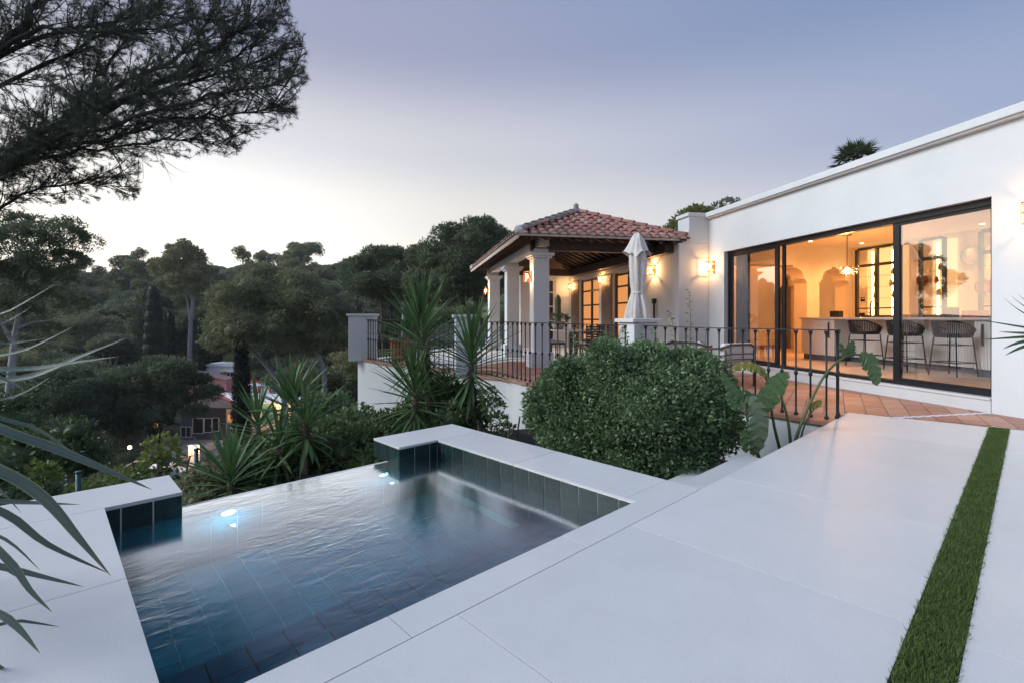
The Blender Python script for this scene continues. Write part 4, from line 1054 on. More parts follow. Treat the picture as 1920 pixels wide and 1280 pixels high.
# cross wall at the far end with tall window
pav.part('far_wall', MB().box(4.17, 5.04, 18.5, 18.8, -.3, 2.97).box(5.56, 6.12, 18.5, 18.8, -.3, 2.97).box(5.04, 5.56, 18.5, 18.8, 2.62, 2.97).box(5.04, 5.56, 18.5, 18.8, -.3, .3), 'plaster')
t_ = Thing('tall_window', 'tall narrow window in the white wall behind the first column', 'window', (5.3, 18.55, .3), 'H')
mb = MB(); mb.box(5.05, 5.11, 18.52, 18.58, .3, 2.62); mb.box(5.49, 5.55, 18.52, 18.58, .3, 2.62); mb.box(5.28, 5.32, 18.52, 18.58, .3, 2.62)
for z in (.3, 1.0, 1.55, 2.1, 2.57): mb.box(5.11, 5.28, 18.521, 18.578, z, z + .04); mb.box(5.32, 5.49, 18.521, 18.578, z, z + .04)
t_.part('frame', mb, 'white_frame'); mb = MB(); mb.box(5.06, 5.54, 18.6, 18.61, .3, 2.6); t_.part('pane', mb, 'dark_opening')

# ------------------------------------------------------------------ wall lanterns
def lantern():
    t_ = Thing('wall_lantern', '', 'wall lamp', (0, 0, 0), 'W', group='brass and glass wall lanterns')
    mb = MB(); mb.box(-.012, 0, -.05, .05, -.13, .13); mb.box(-.05, -.012, -.02, .02, -.02, .02); t_.part('back_plate', mb, 'copper_pan')
    mb = MB()
    for z in (-.125, -.0, .115): mb.box(-.17, -.05, -.065, -.058, z, z + .01); mb.box(-.17, -.05, .058, .065, z, z + .01); mb.box(-.17, -.163, -.058, .058, z, z + .01); mb.box(-.057, -.05, -.058, .058, z, z + .01)
    for x in (-.17, -.057):
        for y in (-.065, .058): mb.box(x, x + .007, y, y + .007, -.1151, .1151)
    for y in (-.03, 0, .03): mb.box(-.170, -.166, y - .002, y + .002, -.115, .115)
    t_.part('cage', mb, 'copper_pan')
    mb = MB(); mb.add([(-.163, -.058, -.11), (-.163, .058, -.11), (-.163, .058, .11), (-.163, -.058, .11), (-.057, -.058, -.11), (-.057, .058, -.11), (-.057, .058, .11), (-.057, -.058, .11)], [(0, 1, 2, 3), (0, 4, 7, 3), (1, 5, 6, 2)])
    t_.part('glass', mb, 'clear_glass')
    mb = MB(); mb.lathe([(.008, -.05), (.024, -.03), (.028, 0), (.022, .035), (.008, .055)], (-.11, 0, 0), 10); t_.part('bulb', mb, 'bulb', True)
    return t_.o
ln = lantern()
sc = [((6.865, 10.20, 2.31), 0, 26, 'wall lantern glowing beside the left end of the glass door'),
      ((6.865, 4.185, 2.31), 0, 26, 'wall lantern at the right edge beyond the glass door'),
      ((6.105, 11.57, 2.34), 0, 22, 'wall lantern glowing to the right of the closed umbrella'),
      ((6.105, 14.95, 2.34), 0, 16, 'wall lantern between the two shuttered doors'),
      ((6.105, 18.0, 2.32), 0, 16, 'wall lantern at the far end of the covered terrace wall'),
      ((2.795, 11.22, 2.10), 0, 12, 'lantern on the left face of the nearest column'),
      ((2.795, 17.64, 2.10), 0, 12, 'lantern on the left face of the farthest column')]
for i, (p, rz, e_, lb) in enumerate(sc):
    e_ *= 5.5
    o = ln if i == 0 else copy_tree(ln)
    o.location = HW(*p); o.rotation_euler = (0, 0, HR); o['label'] = lb
    for dz_ in (.078, -.078): point('lantern_bulb', HW(p[0] - .11, p[1], p[2] + dz_), e_ * (.038 if i < 2 else .09), (1, .50, .19), .012)
for o in [x for x in bpy.data.objects if x.name.startswith('bulb') or x.name.startswith('glass_bubble')]: o.visible_shadow = True

# ------------------------------------------------------------------ closed parasol behind the pillar
um = at(1196, 590, 8.9)
t_ = Thing('closed_parasol', 'closed off-white garden parasol behind the white railing pillar', 'parasol', (um.x, um.y, .03), 'W')
mb = MB(); mb.lathe([(.025, 0), (.025, 2.50)], seg=10); t_.part('pole', mb, 'steel_trim', True)
mb = MB(); mb.lathe([(.22, 0), (.22, .05), (.05, .08), (.05, .3)], seg=20); t_.part('base', mb, 'iron', True)
def folded(prof, folds, amp, seg=56, ph=0, twist=.6):
    m = MB(); o = 0
    for i, (r_, z) in enumerate(prof):
        for j in range(seg):
            a = 2 * PI * j / seg; k_ = r_ * (1 + amp * min(1, r_ / .09) * math.sin(folds * a + ph + twist * z) + amp * .45 * math.sin((folds * 2 + 1) * a + 3 * z))
            m.v.append((k_ * math.cos(a), k_ * math.sin(a), z + (.05 if r_ > .17 else .018) * math.sin(3 * a + 2 * z) + (.03 * math.sin(7 * a) if r_ > .2 else 0)))
    for i in range(len(prof) - 1):
        for j in range(seg): m.f.append((i * seg + j, i * seg + (j + 1) % seg, (i + 1) * seg + (j + 1) % seg, (i + 1) * seg + j))
    return m
cl = folded([(.22, 1.02), (.215, 1.15), (.185, 1.32), (.15, 1.46), (.105, 1.60), (.10, 1.64), (.115, 1.75), (.13, 1.95), (.14, 2.15), (.135, 2.32), (.11, 2.45), (.05, 2.55)], 6, .30)
t_.part('canopy', cl, 'umbrella_cloth', True)
hat = folded([(.225, 2.33), (.20, 2.36), (.15, 2.48), (.10, 2.62), (.06, 2.70), (.01, 2.73)], 4, .30, ph=1); t_.part('top_cover', hat, 'umbrella_cloth', True)
mb = MB(); mb.tube([(.112 * math.cos(a), .112 * math.sin(a), 1.62) for a in np.linspace(0, 2 * PI, 18)], .016, 6); t_.part('tie', mb, 'umbrella_cloth', True)
t_.o.scale = (.88, .88, .965)
# black bracket on the wall beyond the parasol
t_ = Thing('wall_bracket', 'small black bracket on the white wall right of the parasol', 'bracket', (6.1, 11.45, 1.55), 'H')
mb = MB(); mb.box(6.02, 6.098, 11.45, 11.55, 1.50, 1.62); mb.box(6.04, 6.07, 11.47, 11.52, 1.1, 1.50); t_.part('bracket', mb, 'iron')

# ------------------------------------------------------------------ terrace furniture
def chair(label, loc, rot, wick='wicker'):
    t_ = Thing('garden_chair', label, 'chair', loc, 'W', rot=rot, group='dark woven chairs at the dining table')
    mb = MB(); mb.box(-.24, .24, -.23, .23, .42, .46); t_.part('seat', mb, wick, bev=.01)
    mb = MB(); mb.box(-.22, .22, -.21, .21, .462, .50); t_.part('cushion', mb, 'cushion', bev=.015)
    mb = MB()
    for i in range(7): mb.box(-.22, .22, .225, .245, .50 + i * .058, .50 + i * .058 + .045)
    t_.part('back_slats', mb, wick)
    for sx in (-.22, .22): mb = MB(); mb.tube([(sx, .235, 0), (sx, .235, .92)], .018, 6); t_.part('leg', mb, wick, True); mb = MB(); mb.tube([(sx, -.21, 0), (sx, -.21, .44)], .018, 6); t_.part('leg', mb, wick, True)
    return t_
tp = HW(4.3, 12.6, FZ)
t_ = Thing('dining_table', 'long dark outdoor dining table under the tiled roof', 'table', tuple(tp), 'W', rot=HR)
mb = MB(); mb.box(-.45, .45, -1.0, 1.0, .72, .76); t_.part('tabletop', mb, 'stone_pot', bev=.008)
for sx in (-.38, .38):
    for sy in (-.9, .9): mb = MB(); mb.box(sx - .04, sx + .04, sy - .04, sy + .04, 0, .72); t_.part('leg', mb, 'wicker')
for i, (n_, d_, r_) in enumerate(((3.62, 12.1, 90), (3.62, 12.9, 90), (4.98, 12.2, -90), (4.98, 13.0, -90), (4.3, 11.25, 180))):
    chair(['dark woven chair on the left side of the dining table, nearer the railing', 'dark woven chair on the left side of the dining table, farther back', 'dark woven chair on the wall side of the dining table, nearer', 'dark woven chair on the wall side of the dining table, farther back', 'dark woven chair at the near head of the dining table'][i], tuple(HW(n_, d_, FZ)), HR + R(r_))
# cactus in a pot on the table
cp = HW(4.05, 13.2, FZ + .76); t_ = Thing('potted_cactus', 'tall column cactus with low succulents in a pale pot on the dining table', 'potted plant', tuple(cp), 'W')
mb = MB(); mb.lathe([(.13, 0), (.17, .10), (.18, .22), (.16, .22), (.15, .18)], seg=16); t_.part('pot', mb, 'stone_pot', True)
mb = MB(); 
for i in range(10):
    z = .2 + i * .085
    for j in range(16): a = 2 * PI * j / 16; r_ = (.075 + .012 * (j % 2)) * (1 if i < 8 else (.8 if i == 8 else .3)); mb.v.append((r_ * math.cos(a), r_ * math.sin(a), z))
for i in range(9):
    for j in range(16): mb.f.append((i * 16 + j, i * 16 + (j + 1) % 16, (i + 1) * 16 + (j + 1) % 16, (i + 1) * 16 + j))
t_.part('stem', mb, 'dark_pine', True)
p_, d_ = blob_cloud([(0, 0, .28, .26, .26, .12)], 260); v, f = leaf_quads(p_, d_, .10, .04); link('foliage', npmesh('foliage', v, [f], 'olive_leaf'), t_.o)
# woven planter at the far corner
pp_ = Vector((-2.75, 12.15, .08)); t_ = Thing('planter', 'terracotta coloured woven planter with a low plant behind the far railing', 'planter', tuple(pp_), 'W')
mb = MB(); mb.lathe([(.20, 0), (.23, .25), (.26, .50), (.28, .52), (.27, .55), (.23, .52)], seg=18); t_.part('pot', mb, 'clay_pot', True)
p_, d_ = blob_cloud([(0, 0, .68, .34, .34, .16)], 420); v, f = leaf_quads(p_, d_, .11, .05); link('foliage', npmesh('foliage', v, [f], 'shrub_leaf'), t_.o)
# lounge seats and low table near the house wall
def lounge(label, loc, rot):
    t_ = Thing('lounge_chair', label, 'armchair', loc, 'W', rot=rot, group='dark framed lounge seats on the terrace')
    mb = MB(); mb.tube([(-.36, -.38, .58), (-.36, .38, .64), (-.2, .46, .70), (.2, .46, .70), (.36, .38, .64), (.36, -.38, .58)], .02, 8); t_.part('arm_rail', mb, 'wicker', True)
    mb = MB()
    for z in (.34, .43, .52):
        mb.tube([(-.36, -.38, z - .02), (-.36, .38, z), (-.2, .46, z + .03), (.2, .46, z + .03), (.36, .38, z), (.36, -.38, z - .02)], .010, 6)
    t_.part('woven_side', mb, 'wicker', True)
    for x, y in ((-.36, -.38), (.36, -.38), (-.3, .42), (.3, .42)): mb = MB(); mb.tube([(x, y, 0), (x, y, .62)], .018, 6); t_.part('leg', mb, 'wicker', True)
    mb = MB(); mb.box(-.33, .33, -.36, .34, .30, .42); t_.part('seat_cushion', mb, 'cushion', bev=.03)
    mb = MB(); mb.box(-.32, .32, .30, .42, .42, .72); t_.part('back_cushion', mb, 'cushion', bev=.04)
a_ = at(1290, 640, 9.3); lounge('dark framed lounge chair with pale cushions behind the railing, left of the pair', (a_.x, a_.y, 0), R(150))
a_ = at(1352, 640, 8.6); lounge('dark framed lounge chair with pale cushions beside the glass door, right of the pair', (a_.x, a_.y, 0), R(200))
a_ = at(1255, 625, 9.9); t_ = Thing('side_table', 'low dark round side table with a small plant on the terrace', 'side table', (a_.x, a_.y, 0), 'W')
mb = MB(); mb.lathe([(.32, .52), (.33, .55), (.32, .57)], seg=20); t_.part('tabletop', mb, 'wicker'); mb = MB(); mb.lathe([(.2, 0), (.06, .05), (.05, .52)], seg=12); t_.part('pedestal', mb, 'wicker', True)

# ------------------------------------------------------------------ wire fence behind the pool
fp = [(-8.6, 3.2), (-6.6, 4.1), (-4.62, 5.13), (-4.25, 5.62), (-3.84, 6.03), (-2.3, 7.0), (-.8, 7.9), (.4, 8.05)]
fp = [(-9.0, 2.2), (-6.7, 3.7), (-4.5, 5.12), (-3.84, 6.0), (-2.2, 7.1), (-.7, 7.75)]
t_ = Thing('wire_fence', 'green chain link fence with posts in the slope below the pool', 'fence', (fp[0][0], fp[0][1], -1.9), 'W'); t_.off = (fp[0][0], fp[0][1], -1.9)
for x, y in fp: mb = MB(); mb.tube([(x, y, -2.6), (x, y, -.46)], .024, 8); mb.lathe([(.03, 0), (.028, .02)], (x, y, -.46), 8); t_.part('post', mb, 'fence_green', True)
mb = MB()
for (xa, ya), (xb, yb) in zip(fp[:-1], fp[1:]):
    Lf = math.hypot(xb - xa, yb - ya); nn = int(Lf / .085)
    for i in range(-12, nn):
        for sg in (1, -1):
            # diagonal wires
            s0_ = i * .085; s1_ = s0_ + 1.05; z0_, z1_ = (-1.75, -.52) if sg > 0 else (-.52, -1.75)
            a0 = max(0, s0_); a1 = min(Lf, s1_)
            if a1 <= a0: continue
            za = z0_ + (z1_ - z0_) * (a0 - s0_) / 1.05; zb = z0_ + (z1_ - z0_) * (a1 - s0_) / 1.05
            P_ = Vector((xa + (xb - xa) * a0 / Lf, ya + (yb - ya) * a0 / Lf, za)); Q_ = Vector((xa + (xb - xa) * a1 / Lf, ya + (yb - ya) * a1 / Lf, zb))
            mb.tube([P_, Q_], .0016, 3, False)
    mb.tube([(xa, ya, -.52), (xb, yb, -.52)], .0035, 4, False)
t_.part('wire_mesh', mb, 'fence_green', kind='stuff')

# ------------------------------------------------------------------ plants : yuccas
def strap_mesh(Lg, W, droop, fold=.25, seg=7, mat='yucca_leaf', curl=0):
    m = MB()
    for i in range(seg + 1):
        t__ = i / seg; w_ = W * (.55 + .9 * t__) * (1 if t__ < .35 else max(0, (1 - ((t__ - .35) / .65) ** 1.7))) * .9 + .0008
        x = Lg * (math.sin(droop * t__) / droop if droop > .01 else t__); z = -Lg * ((1 - math.cos(droop * t__)) / droop) if droop > .01 else 0
        m.v += [(x, -w_ / 2, z + fold * w_ * .5), (x, 0, z), (x, w_ / 2, z + fold * w_ * .5)]
    for i in range(seg):
        a = i * 3; m.f += [(a, a + 1, a + 4, a + 3), (a + 1, a + 2, a + 5, a + 4)]
    return add_uv(m.mesh('leaf', mat, True), [(k_ / 2, i / seg) for i in range(seg + 1) for k_ in range(3)])
YL = [strap_mesh(.54, .052, d_) for d_ in (.05, .2, .38, .6)]
def yucca(label, base, path, heads, nleaf, Ls=1.0, trunk_r=.05, group='spiky yuccas growing behind the pool'):
    t_ = Thing('yucca', label, 'yucca', base, 'W', group=group)
    B_ = Vector(base)
    for pth in path:
        mb = MB(); pts = [Vector(p) - B_ for p in pth]; mb.tube(pts, [trunk_r * (1 - .35 * i / (len(pts) - 1)) * (1 + .06 * (i % 2)) for i in range(len(pts))], 9); t_.part('trunk', mb, 'yucca_bark', True)
    for (hx, hy, hz, hl, up) in heads:
        nl = nleaf
        for i in range(nl):
            t__ = i / (nl - 1); el = R(86 - 122 * t__ ** .85) * up + random.uniform(-.10, .10); az = i * 2.39996 + random.uniform(-.2, .2)
            zz = hz + .10 - hl * t__
            k_ = Ls * (random.uniform(.85, 1.12)) * (.8 + .35 * math.sin(PI * min(1, t__ + .25)))
            lm = YL[min(3, int(t__ * 2.6 + random.random() * 1.3))]
            o = link('leaf', lm, t_.o, loc=Vector((hx, hy, zz)) - B_, rot=Euler((random.uniform(-.35, .35), -el, az)).to_quaternion().to_euler(), scale=(k_, random.uniform(.8, 1.15), k_))
    return t_
def P3(x, y, Y): return tuple(at(x, y, Y))
a_ = at(790, 610, 7.3)
yucca('tallest yucca, its spiky head rising in front of the terrace railing', (at(815, 800, 7.3).x, 7.3, -2.4), [[(at(822, 900, 7.3).x, 7.3, -2.4), P3(812, 800, 7.3), P3(802, 720, 7.3), P3(795, 650, 7.3), P3(790, 590, 7.3)]], [(a_.x, a_.y, a_.z - .05, .80, 1)], 150, 1.42, .085)
a_ = at(884, 668, 7.0)
yucca('slender yucca with one head, right of the tallest yucca and before the curved wall', (at(880, 800, 7.0).x, 7.0, -2.4), [[(at(878, 900, 7.0).x, 7.0, -2.4), P3(881, 800, 7), P3(884, 740, 7), P3(884, 680, 7)]], [(a_.x, a_.y, a_.z, .5, 1)], 92, 1.42, .06)
a_ = at(778, 735, 6.9)
yucca('low yucca head just left of the tallest yucca trunk', (a_.x, 6.9, -2.4), [[(a_.x - .05, 6.9, -2.4), (a_.x, 6.9, a_.z - .4), (a_.x, 6.9, a_.z)]], [(a_.x, a_.y, a_.z, .5, 1)], 90, 1.3, .06)
a_ = at(548, 745, 6.2); b_ = at(576, 800, 6.0)
yucca('tall pale tipped yucca in the middle of the group beyond the water edge', (a_.x, 6.2, -2.6), [[(b_.x, 6.1, -2.6), (b_.x, 6.1, b_.z - .2), (a_.x, 6.2, a_.z)]], [(a_.x, a_.y, a_.z - .1, .36, 1)], 66, 1.0, .05)
a_ = at(575, 795, 5.9)
yucca('yucca drooping over the water edge, right end of its group', (a_.x, 5.9, -2.6), [[(a_.x, 5.9, -2.6), (a_.x - .02, 5.9, a_.z)]], [(a_.x, a_.y, a_.z, .34, .95)], 62, .98, .045)
a_ = at(484, 800, 6.5); b_ = at(522, 842, 5.9)
yucca('yucca with a pale bent head left of the middle of the group', (a_.x, 6.5, -2.7), [[(a_.x + .15, 6.5, -2.7), (a_.x, 6.5, a_.z)]], [(a_.x, a_.y, a_.z, .3, 1)], 52, 1.0, .045)
yucca('small leaning yucca with a bare curved stem beyond the water edge', (b_.x, 5.9, -2.7), [[(b_.x + .25, 5.9, -2.7), (b_.x + .15, 5.9, b_.z - .5), (b_.x, 5.9, b_.z)]], [(b_.x, b_.y, b_.z, .25, 1)], 48, .92, .035)
a_ = at(432, 905, 5.3)
yucca('broad low yucca just beyond the left end of the water edge', (a_.x, 5.3, -2.4), [[(a_.x, 5.3, -2.4), (a_.x, 5.3, a_.z)]], [(a_.x, a_.y, a_.z, .26, 1)], 68, 1.0, .05)

# big leaves reaching in from the left and right edges
def big_leaf(thing, pts, W, mat, fold=.3, sub=4, tipk=.55):
    P_ = [Vector(p) for p in pts]; P_ = smooth_path(P_, sub); n_ = len(P_); m = MB(); B_ = Vector(thing.base)
    for i, p in enumerate(P_):
        t__ = i / (n_ - 1); w_ = W * (1 if t__ < tipk else max(.03, 1 - ((t__ - tipk) / (1 - tipk)) ** 1.5)) * min(1, .6 + t__ * 2)
        tan = (P_[min(i + 1, n_ - 1)] - P_[max(i - 1, 0)]).normalized(); side = tan.cross(Vector((.15, -.75, .65))).normalized(); up_ = side.cross(tan).normalized()
        if up_.z < 0: up_ = -up_
        for k_, h in ((-.5, fold * .45), (-.25, fold * .12), (0, 0), (.25, fold * .12), (.5, fold * .45)): q = p + side * w_ * k_ + up_ * w_ * h; m.v.append(tuple(q - B_))
    for i in range(n_ - 1):
        for j in range(4): a = i * 5 + j; m.f.append((a, a + 1, a + 6, a + 5))
    return link('leaf', add_uv(m.mesh('leaf', mat, True), [(k_ / 4, i / (n_ - 1)) for i in range(n_) for k_ in range(5)]), thing.o)
root = (-2.62, 1.95, .42)
fl_ = Thing('strap_leaved_plant', 'large plant with long grey-green strap leaves at the left edge of the photo', 'plant', (-2.75, 1.95, 0), 'W')
mb = MB(); mb.tube([(-.03, 0, 0), (0, 0, .2), (.1, 0, .42)], [.07, .06, .05], 10); fl_.part('stem', mb, 'yucca_bark', True)
LV = [([(-90, 800), (50, 822), (180, 872), (285, 917)], 1.75, .050), ([(-90, 785), (30, 792), (90, 815), (150, 860)], 1.85, .022), ([(-110, 855), (0, 882), (85, 935), (150, 1010), (207, 1078)], 1.6, .055),
      ([(-110, 930), (10, 962), (90, 1020), (205, 1074)], 1.75, .040), ([(-90, 935), (40, 941), (150, 945)], 1.9, .030), ([(-90, 975), (10, 1045), (55, 1105), (97, 1146)], 1.55, .036),
      ([(-90, 1035), (40, 1070), (157, 1099)], 1.7, .034), ([(-80, 1110), (15, 1160), (75, 1224)], 1.5, .040), ([(-80, 1150), (40, 1163), (112, 1174)], 1.65, .018), ([(-90, 745), (60, 705), (150, 668), (237, 634)], 1.9, .040),
      ([(-90, 722), (70, 690), (222, 668)], 1.75, .034), ([(-90, 705), (50, 655), (140, 611)], 2.0, .022), ([(-90, 640), (20, 582), (102, 534)], 2.1, .020), ([(-90, 655), (10, 645), (90, 634)], 1.9, .018),
      ([(-90, 780), (30, 742), (95, 706)], 1.8, .018), ([(-90, 700), (10, 712), (52, 735)], 1.8, .014), ([(-80, 1215), (-10, 1245), (25, 1266)], 1.6, .026), ([(-80, 1030), (0, 1060), (50, 1092)], 1.9, .022),
      ([(-90, 690), (10, 700), (105, 727)], 2.1, .016), ([(-80, 985), (10, 1010), (75, 1068)], 1.95, .020), ([(-90, 870), (-20, 900), (40, 960)], 2.1, .022), ([(-90, 560), (-40, 500), (10, 470)], 2.0, .02), ([(-90, 625), (0, 608), (60, 575)], 1.75, .014)]
for pts, dep, W_ in LV:
    p3 = [root] + [P3(x, y, dep + .05 * (i - 1)) for i, (x, y) in enumerate(pts)]
    big_leaf(fl_, p3, W_ * .62, 'strap_leaf')
rroot = P3(2010, 628, 3.4)
fr_ = Thing('spiky_plant', 'narrow spiky leaves reaching in at the right edge before the white wall', 'plant', (rroot[0], rroot[1], 0), 'W')
mb = MB(); mb.tube([(0, 0, 0), (0.02, 0, .5), (0, 0, rroot[2])], [.06, .05, .045], 10); fr_.part('stem', mb, 'yucca_bark', True)
for pts in ([(1920, 588), (1879, 556)], [(1925, 578), (1893, 552)], [(1930, 570), (1905, 548)], [(1920, 614), (1838, 600)], [(1920, 625), (1872, 622)], [(1920, 632), (1838, 637)], [(1920, 640), (1880, 654)], [(1925, 648), (1884, 666)]):
    big_leaf(fr_, [rroot] + [P3(x, y, 3.35 - .12 * i) for i, (x, y) in enumerate(pts)], .026, 'yucca_leaf', tipk=.3)

# ------------------------------------------------------------------ banana-like plant beside the railing
bb = at(1488, 845, 5.05)
bn = Thing('banana_plant', 'broad leaved plant with torn paddle leaves growing beside the deck edge', 'plant', (bb.x, bb.y, -.72), 'W')
def paddle(pts, Y, W, mat, torn=0, prof=.5, turn=(0, -1, .2), yl=None):
    P_ = smooth_path([Vector(P3(x, y, Y + (dy if dy else 0))) for x, y, dy in pts], 6); n_ = len(P_); m = MB(); uvs = []; B_ = Vector(bn.base)
    tears = set(random.sample(range(3, n_ - 3), torn)) if torn else set()
    for side_ in (-1, 1):
        for i in range(n_ - 1):
            quad = []
            gap = i in tears
            for k_, ii in ((0, i), (1, i + 1)):
                t__ = ii / (n_ - 1); w_ = W * (math.sin(PI * min(1, t__ ** prof * .94 + .04))) ** .75
                tan = (P_[min(ii + 1, n_ - 1)] - P_[max(ii - 1, 0)]).normalized(); sd_ = tan.cross(Vector(turn)).normalized() * side_; nn_ = sd_.cross(tan)
                wv = 1 + .08 * math.sin(ii * 1.9 + side_)
                e_ = P_[ii] + sd_ * w_ * .5 * wv + Vector((0, 0, -w_ * .14)) + nn_ * .012 * math.sin(ii * 2.3)
                if gap and k_ == 0: e_ = P_[ii].lerp(e_, .55)
                mid_ = P_[ii].lerp(e_, .5) + Vector((0, 0, w_ * .03))
                quad.append((P_[ii] - B_, mid_ - B_, e_ - B_))
            uvs += [(0, i / (n_ - 1)), (.5, (i) / (n_ - 1)), (1, i / (n_ - 1)), (0, (i + 1) / (n_ - 1)), (.5, (i + 1) / (n_ - 1)), (1, (i + 1) / (n_ - 1))]
            a, b = quad; m.add([tuple(a[0]), tuple(a[1]), tuple(a[2]), tuple(b[0]), tuple(b[1]), tuple(b[2])], [(0, 1, 4, 3), (1, 2, 5, 4)])
    return link('leaf', add_uv(m.mesh('leaf', mat, False), uvs), bn.o)
def stem(pts, Y, r0, r1, mat='stem_green'):
    P_ = smooth_path([Vector(P3(x, y, Y + dy)) for x, y, dy in pts], 5); mb = MB(); mb.tube([p - Vector(bn.base) for p in P_], list(np.linspace(r0, r1, len(P_))), 7); bn.part('stalk', mb, mat, True)
stem([(1486, 900, 0), (1490, 835, 0), (1508, 780, 0), (1545, 705, 0), (1585, 668, 0), (1612, 664, 0)], 5.0, .020, .008)
stem([(1484, 900, 0), (1482, 830, 0), (1476, 780, 0), (1462, 735, 0)], 5.05, .020, .010)
stem([(1500, 900, 0), (1502, 820, 0), (1520, 775, 0), (1537, 758, 0)], 5.0, .012, .005)
stem([(1440, 900, 0), (1420, 850, 0), (1404, 800, 0), (1398, 750, 0)], 4.75, .022, .010)
stem([(1478, 900, 0), (1452, 800, 0), (1440, 720, 0), (1425, 690, 0)], 5.1, .018, .008)
paddle([(1612, 664, 0), (1628, 672, 0), (1640, 695, 0), (1644, 722, 0)], 5.0, .19, 'banana_leaf', 3, .8, (.1, -1, 0))
paddle([(1590, 668, 0), (1580, 655, 0), (1576, 642, 0)], 5.0, .07, 'banana_leaf', 0, .9)
paddle([(1597, 668, 0), (1595, 652, 0), (1600, 638, 0)], 5.0, .10, 'banana_leaf', 0, .9)
paddle([(1425, 772, 0), (1440, 740, 0), (1460, 712, 0), (1478, 697, 0)], 5.0, .22, 'banana_leaf', 3, .8, (0, -1, .3))
paddle([(1398, 752, 0), (1412, 756, -.03), (1422, 790, -.05), (1418, 830, -.03), (1410, 852, 0)], 4.75, .20, 'banana_grey', 2, .75, (-.1, -1, 0))
paddle([(1440, 704, 0), (1420, 688, 0), (1395, 683, 0), (1368, 692, 0)], 5.1, .12, 'banana_yellow', 3, .9, (.1, -1, .6))
paddle([(1398, 752, 0), (1380, 735, 0), (1362, 712, 0), (1352, 690, 0)], 4.8, .11, 'banana_leaf', 1, .9, (0, -1, .4))
paddle([(1398, 755, 0), (1383, 760, 0), (1370, 748, 0), (1362, 735, 0)], 4.7, .09, 'banana_leaf', 1, .9, (0, -1, .2))
paddle([(1404, 800, 0), (1396, 820, 0), (1400, 848, 0)], 4.72, .10, 'banana_leaf', 0, .9)
paddle([(1430, 765, 0), (1408, 745, .1), (1388, 730, .15)], 5.0, .16, 'banana_leaf', 1, .9, (0, -1, .5))
paddle([(1520, 765, 0), (1532, 755, 0), (1541, 750, 0)], 5.0, .07, 'banana_yellow', 0, .9, (0, -1, .4))

# ------------------------------------------------------------------ shrubs
def shrub(name, label, base, blobs, n, L0, W0, mat, cat='shrub', core=True, group=None, jitter=.8, tuft=0, coreS=.66, extra=None, kk=(5, .42, .8)):
    t_ = Thing(name, label, cat, base, 'W', group=group)
    B_ = base; bl = [(a - B_[0], b - B_[1], c_ - B_[2], d_, e_, f_) for a, b, c_, d_, e_, f_ in blobs]
    me = crown_mesh('foliage', clumps(bl, *kk) if core else bl, n, L0, W0, mat, .15, core, jitter, (.66, 1.16), .6, coreS, tuft); o = link('foliage', me, t_.o)
    zt = sum(b[2] for b in bl) / len(bl); mb = MB()
    for i in range(4):
        a = i * 1.6 + .4; mb.tube([(0, 0, -.1), (.1 * math.cos(a), .1 * math.sin(a), zt * .4), (.3 * math.cos(a), .3 * math.sin(a), zt)], [.03, .022, .01], 5)
    t_.part('stem', mb, 'bark')
    return t_
# large clipped bush
bl = []
for (x, y, Y, r_) in ((1185, 770, 5.35, .66), (1100, 760, 5.5, .54), (1275, 760, 5.35, .56), (1072, 795, 5.5, .38), (1135, 722, 5.6, .42), (1215, 716, 5.5, .42), (1290, 722, 5.5, .38), (1322, 750, 5.3, .34), (1312, 800, 5.2, .36), (1080, 840, 5.3, .36), (1170, 850, 5.1, .46), (1250, 855, 5.0, .42), (1280, 845, 5.05, .33), (1052, 775, 5.6, .27), (1068, 735, 5.7, .30), (1338, 715, 5.5, .20), (1262, 692, 5.6, .22), (1175, 692, 5.7, .22), (1060, 850, 5.45, .25)):
    p = at(x, y, Y); bl.append((p.x, p.y, p.z, r_, r_, r_ * .92))
bl += [tuple(at(1190, 790, 5.2)) + (.72, .6, .62), tuple(at(1120, 790, 5.35)) + (.6, .5, .58), tuple(at(1262, 790, 5.2)) + (.58, .5, .56)]
random.seed(3); rng = np.random.default_rng(3)
for _ in range(26):
    th = random.uniform(0, 2 * PI); q_ = at(1190 + 178 * math.cos(th), 772 - 105 * math.sin(th), 5.35 + random.uniform(-.2, .3)); r_ = random.uniform(.10, .21); bl.append((q_.x, q_.y, q_.z, r_, r_, r_))
bu = shrub('round_bush', 'large dense rounded green bush between the pool coping and the terrace wall', (1.3, 5.4, -.72), bl, 110000, .042, .022, 'bush_leaf', kk=(7, .32, .92))
# shoots poking out of the bush
mb = MB(); pts_ = []; dirs_ = []
for (x0, y0, x1, y1, Y) in ((1292, 680, 1289, 545, 5.6), (1270, 670, 1262, 585, 5.6), (1180, 680, 1165, 615, 5.7), (1190, 680, 1205, 625, 5.7), (1310, 690, 1325, 620, 5.5), (1075, 680, 1070, 628, 5.8), (1120, 680, 1135, 620, 5.8), (1015, 790, 985, 768, 5.6), (1020, 810, 993, 800, 5.5), (1350, 700, 1368, 668, 5.4), (1240, 670, 1232, 620, 5.6), (1100, 690, 1090, 635, 5.8), (1150, 680, 1150, 625, 5.8)):
    a = at(x0, y0, Y); b = at(x1, y1, Y); b = b + Vector((random.uniform(-.05, .05), 0, 0)); mb.tube([a - Vector(bu.base), (a + b) / 2 + Vector((.02, 0, 0)) - Vector(bu.base), b - Vector(bu.base)], [.006, .004, .002], 4)
    for i in range(26):
        t__ = i / 25; p = a.lerp(b, t__); an = i * 2.4; pts_.append((p.x, p.y, p.z)); dirs_.append((math.cos(an), math.sin(an) * .6, .25))
bu.part('shoot', mb, 'stem_green', kind='stuff')
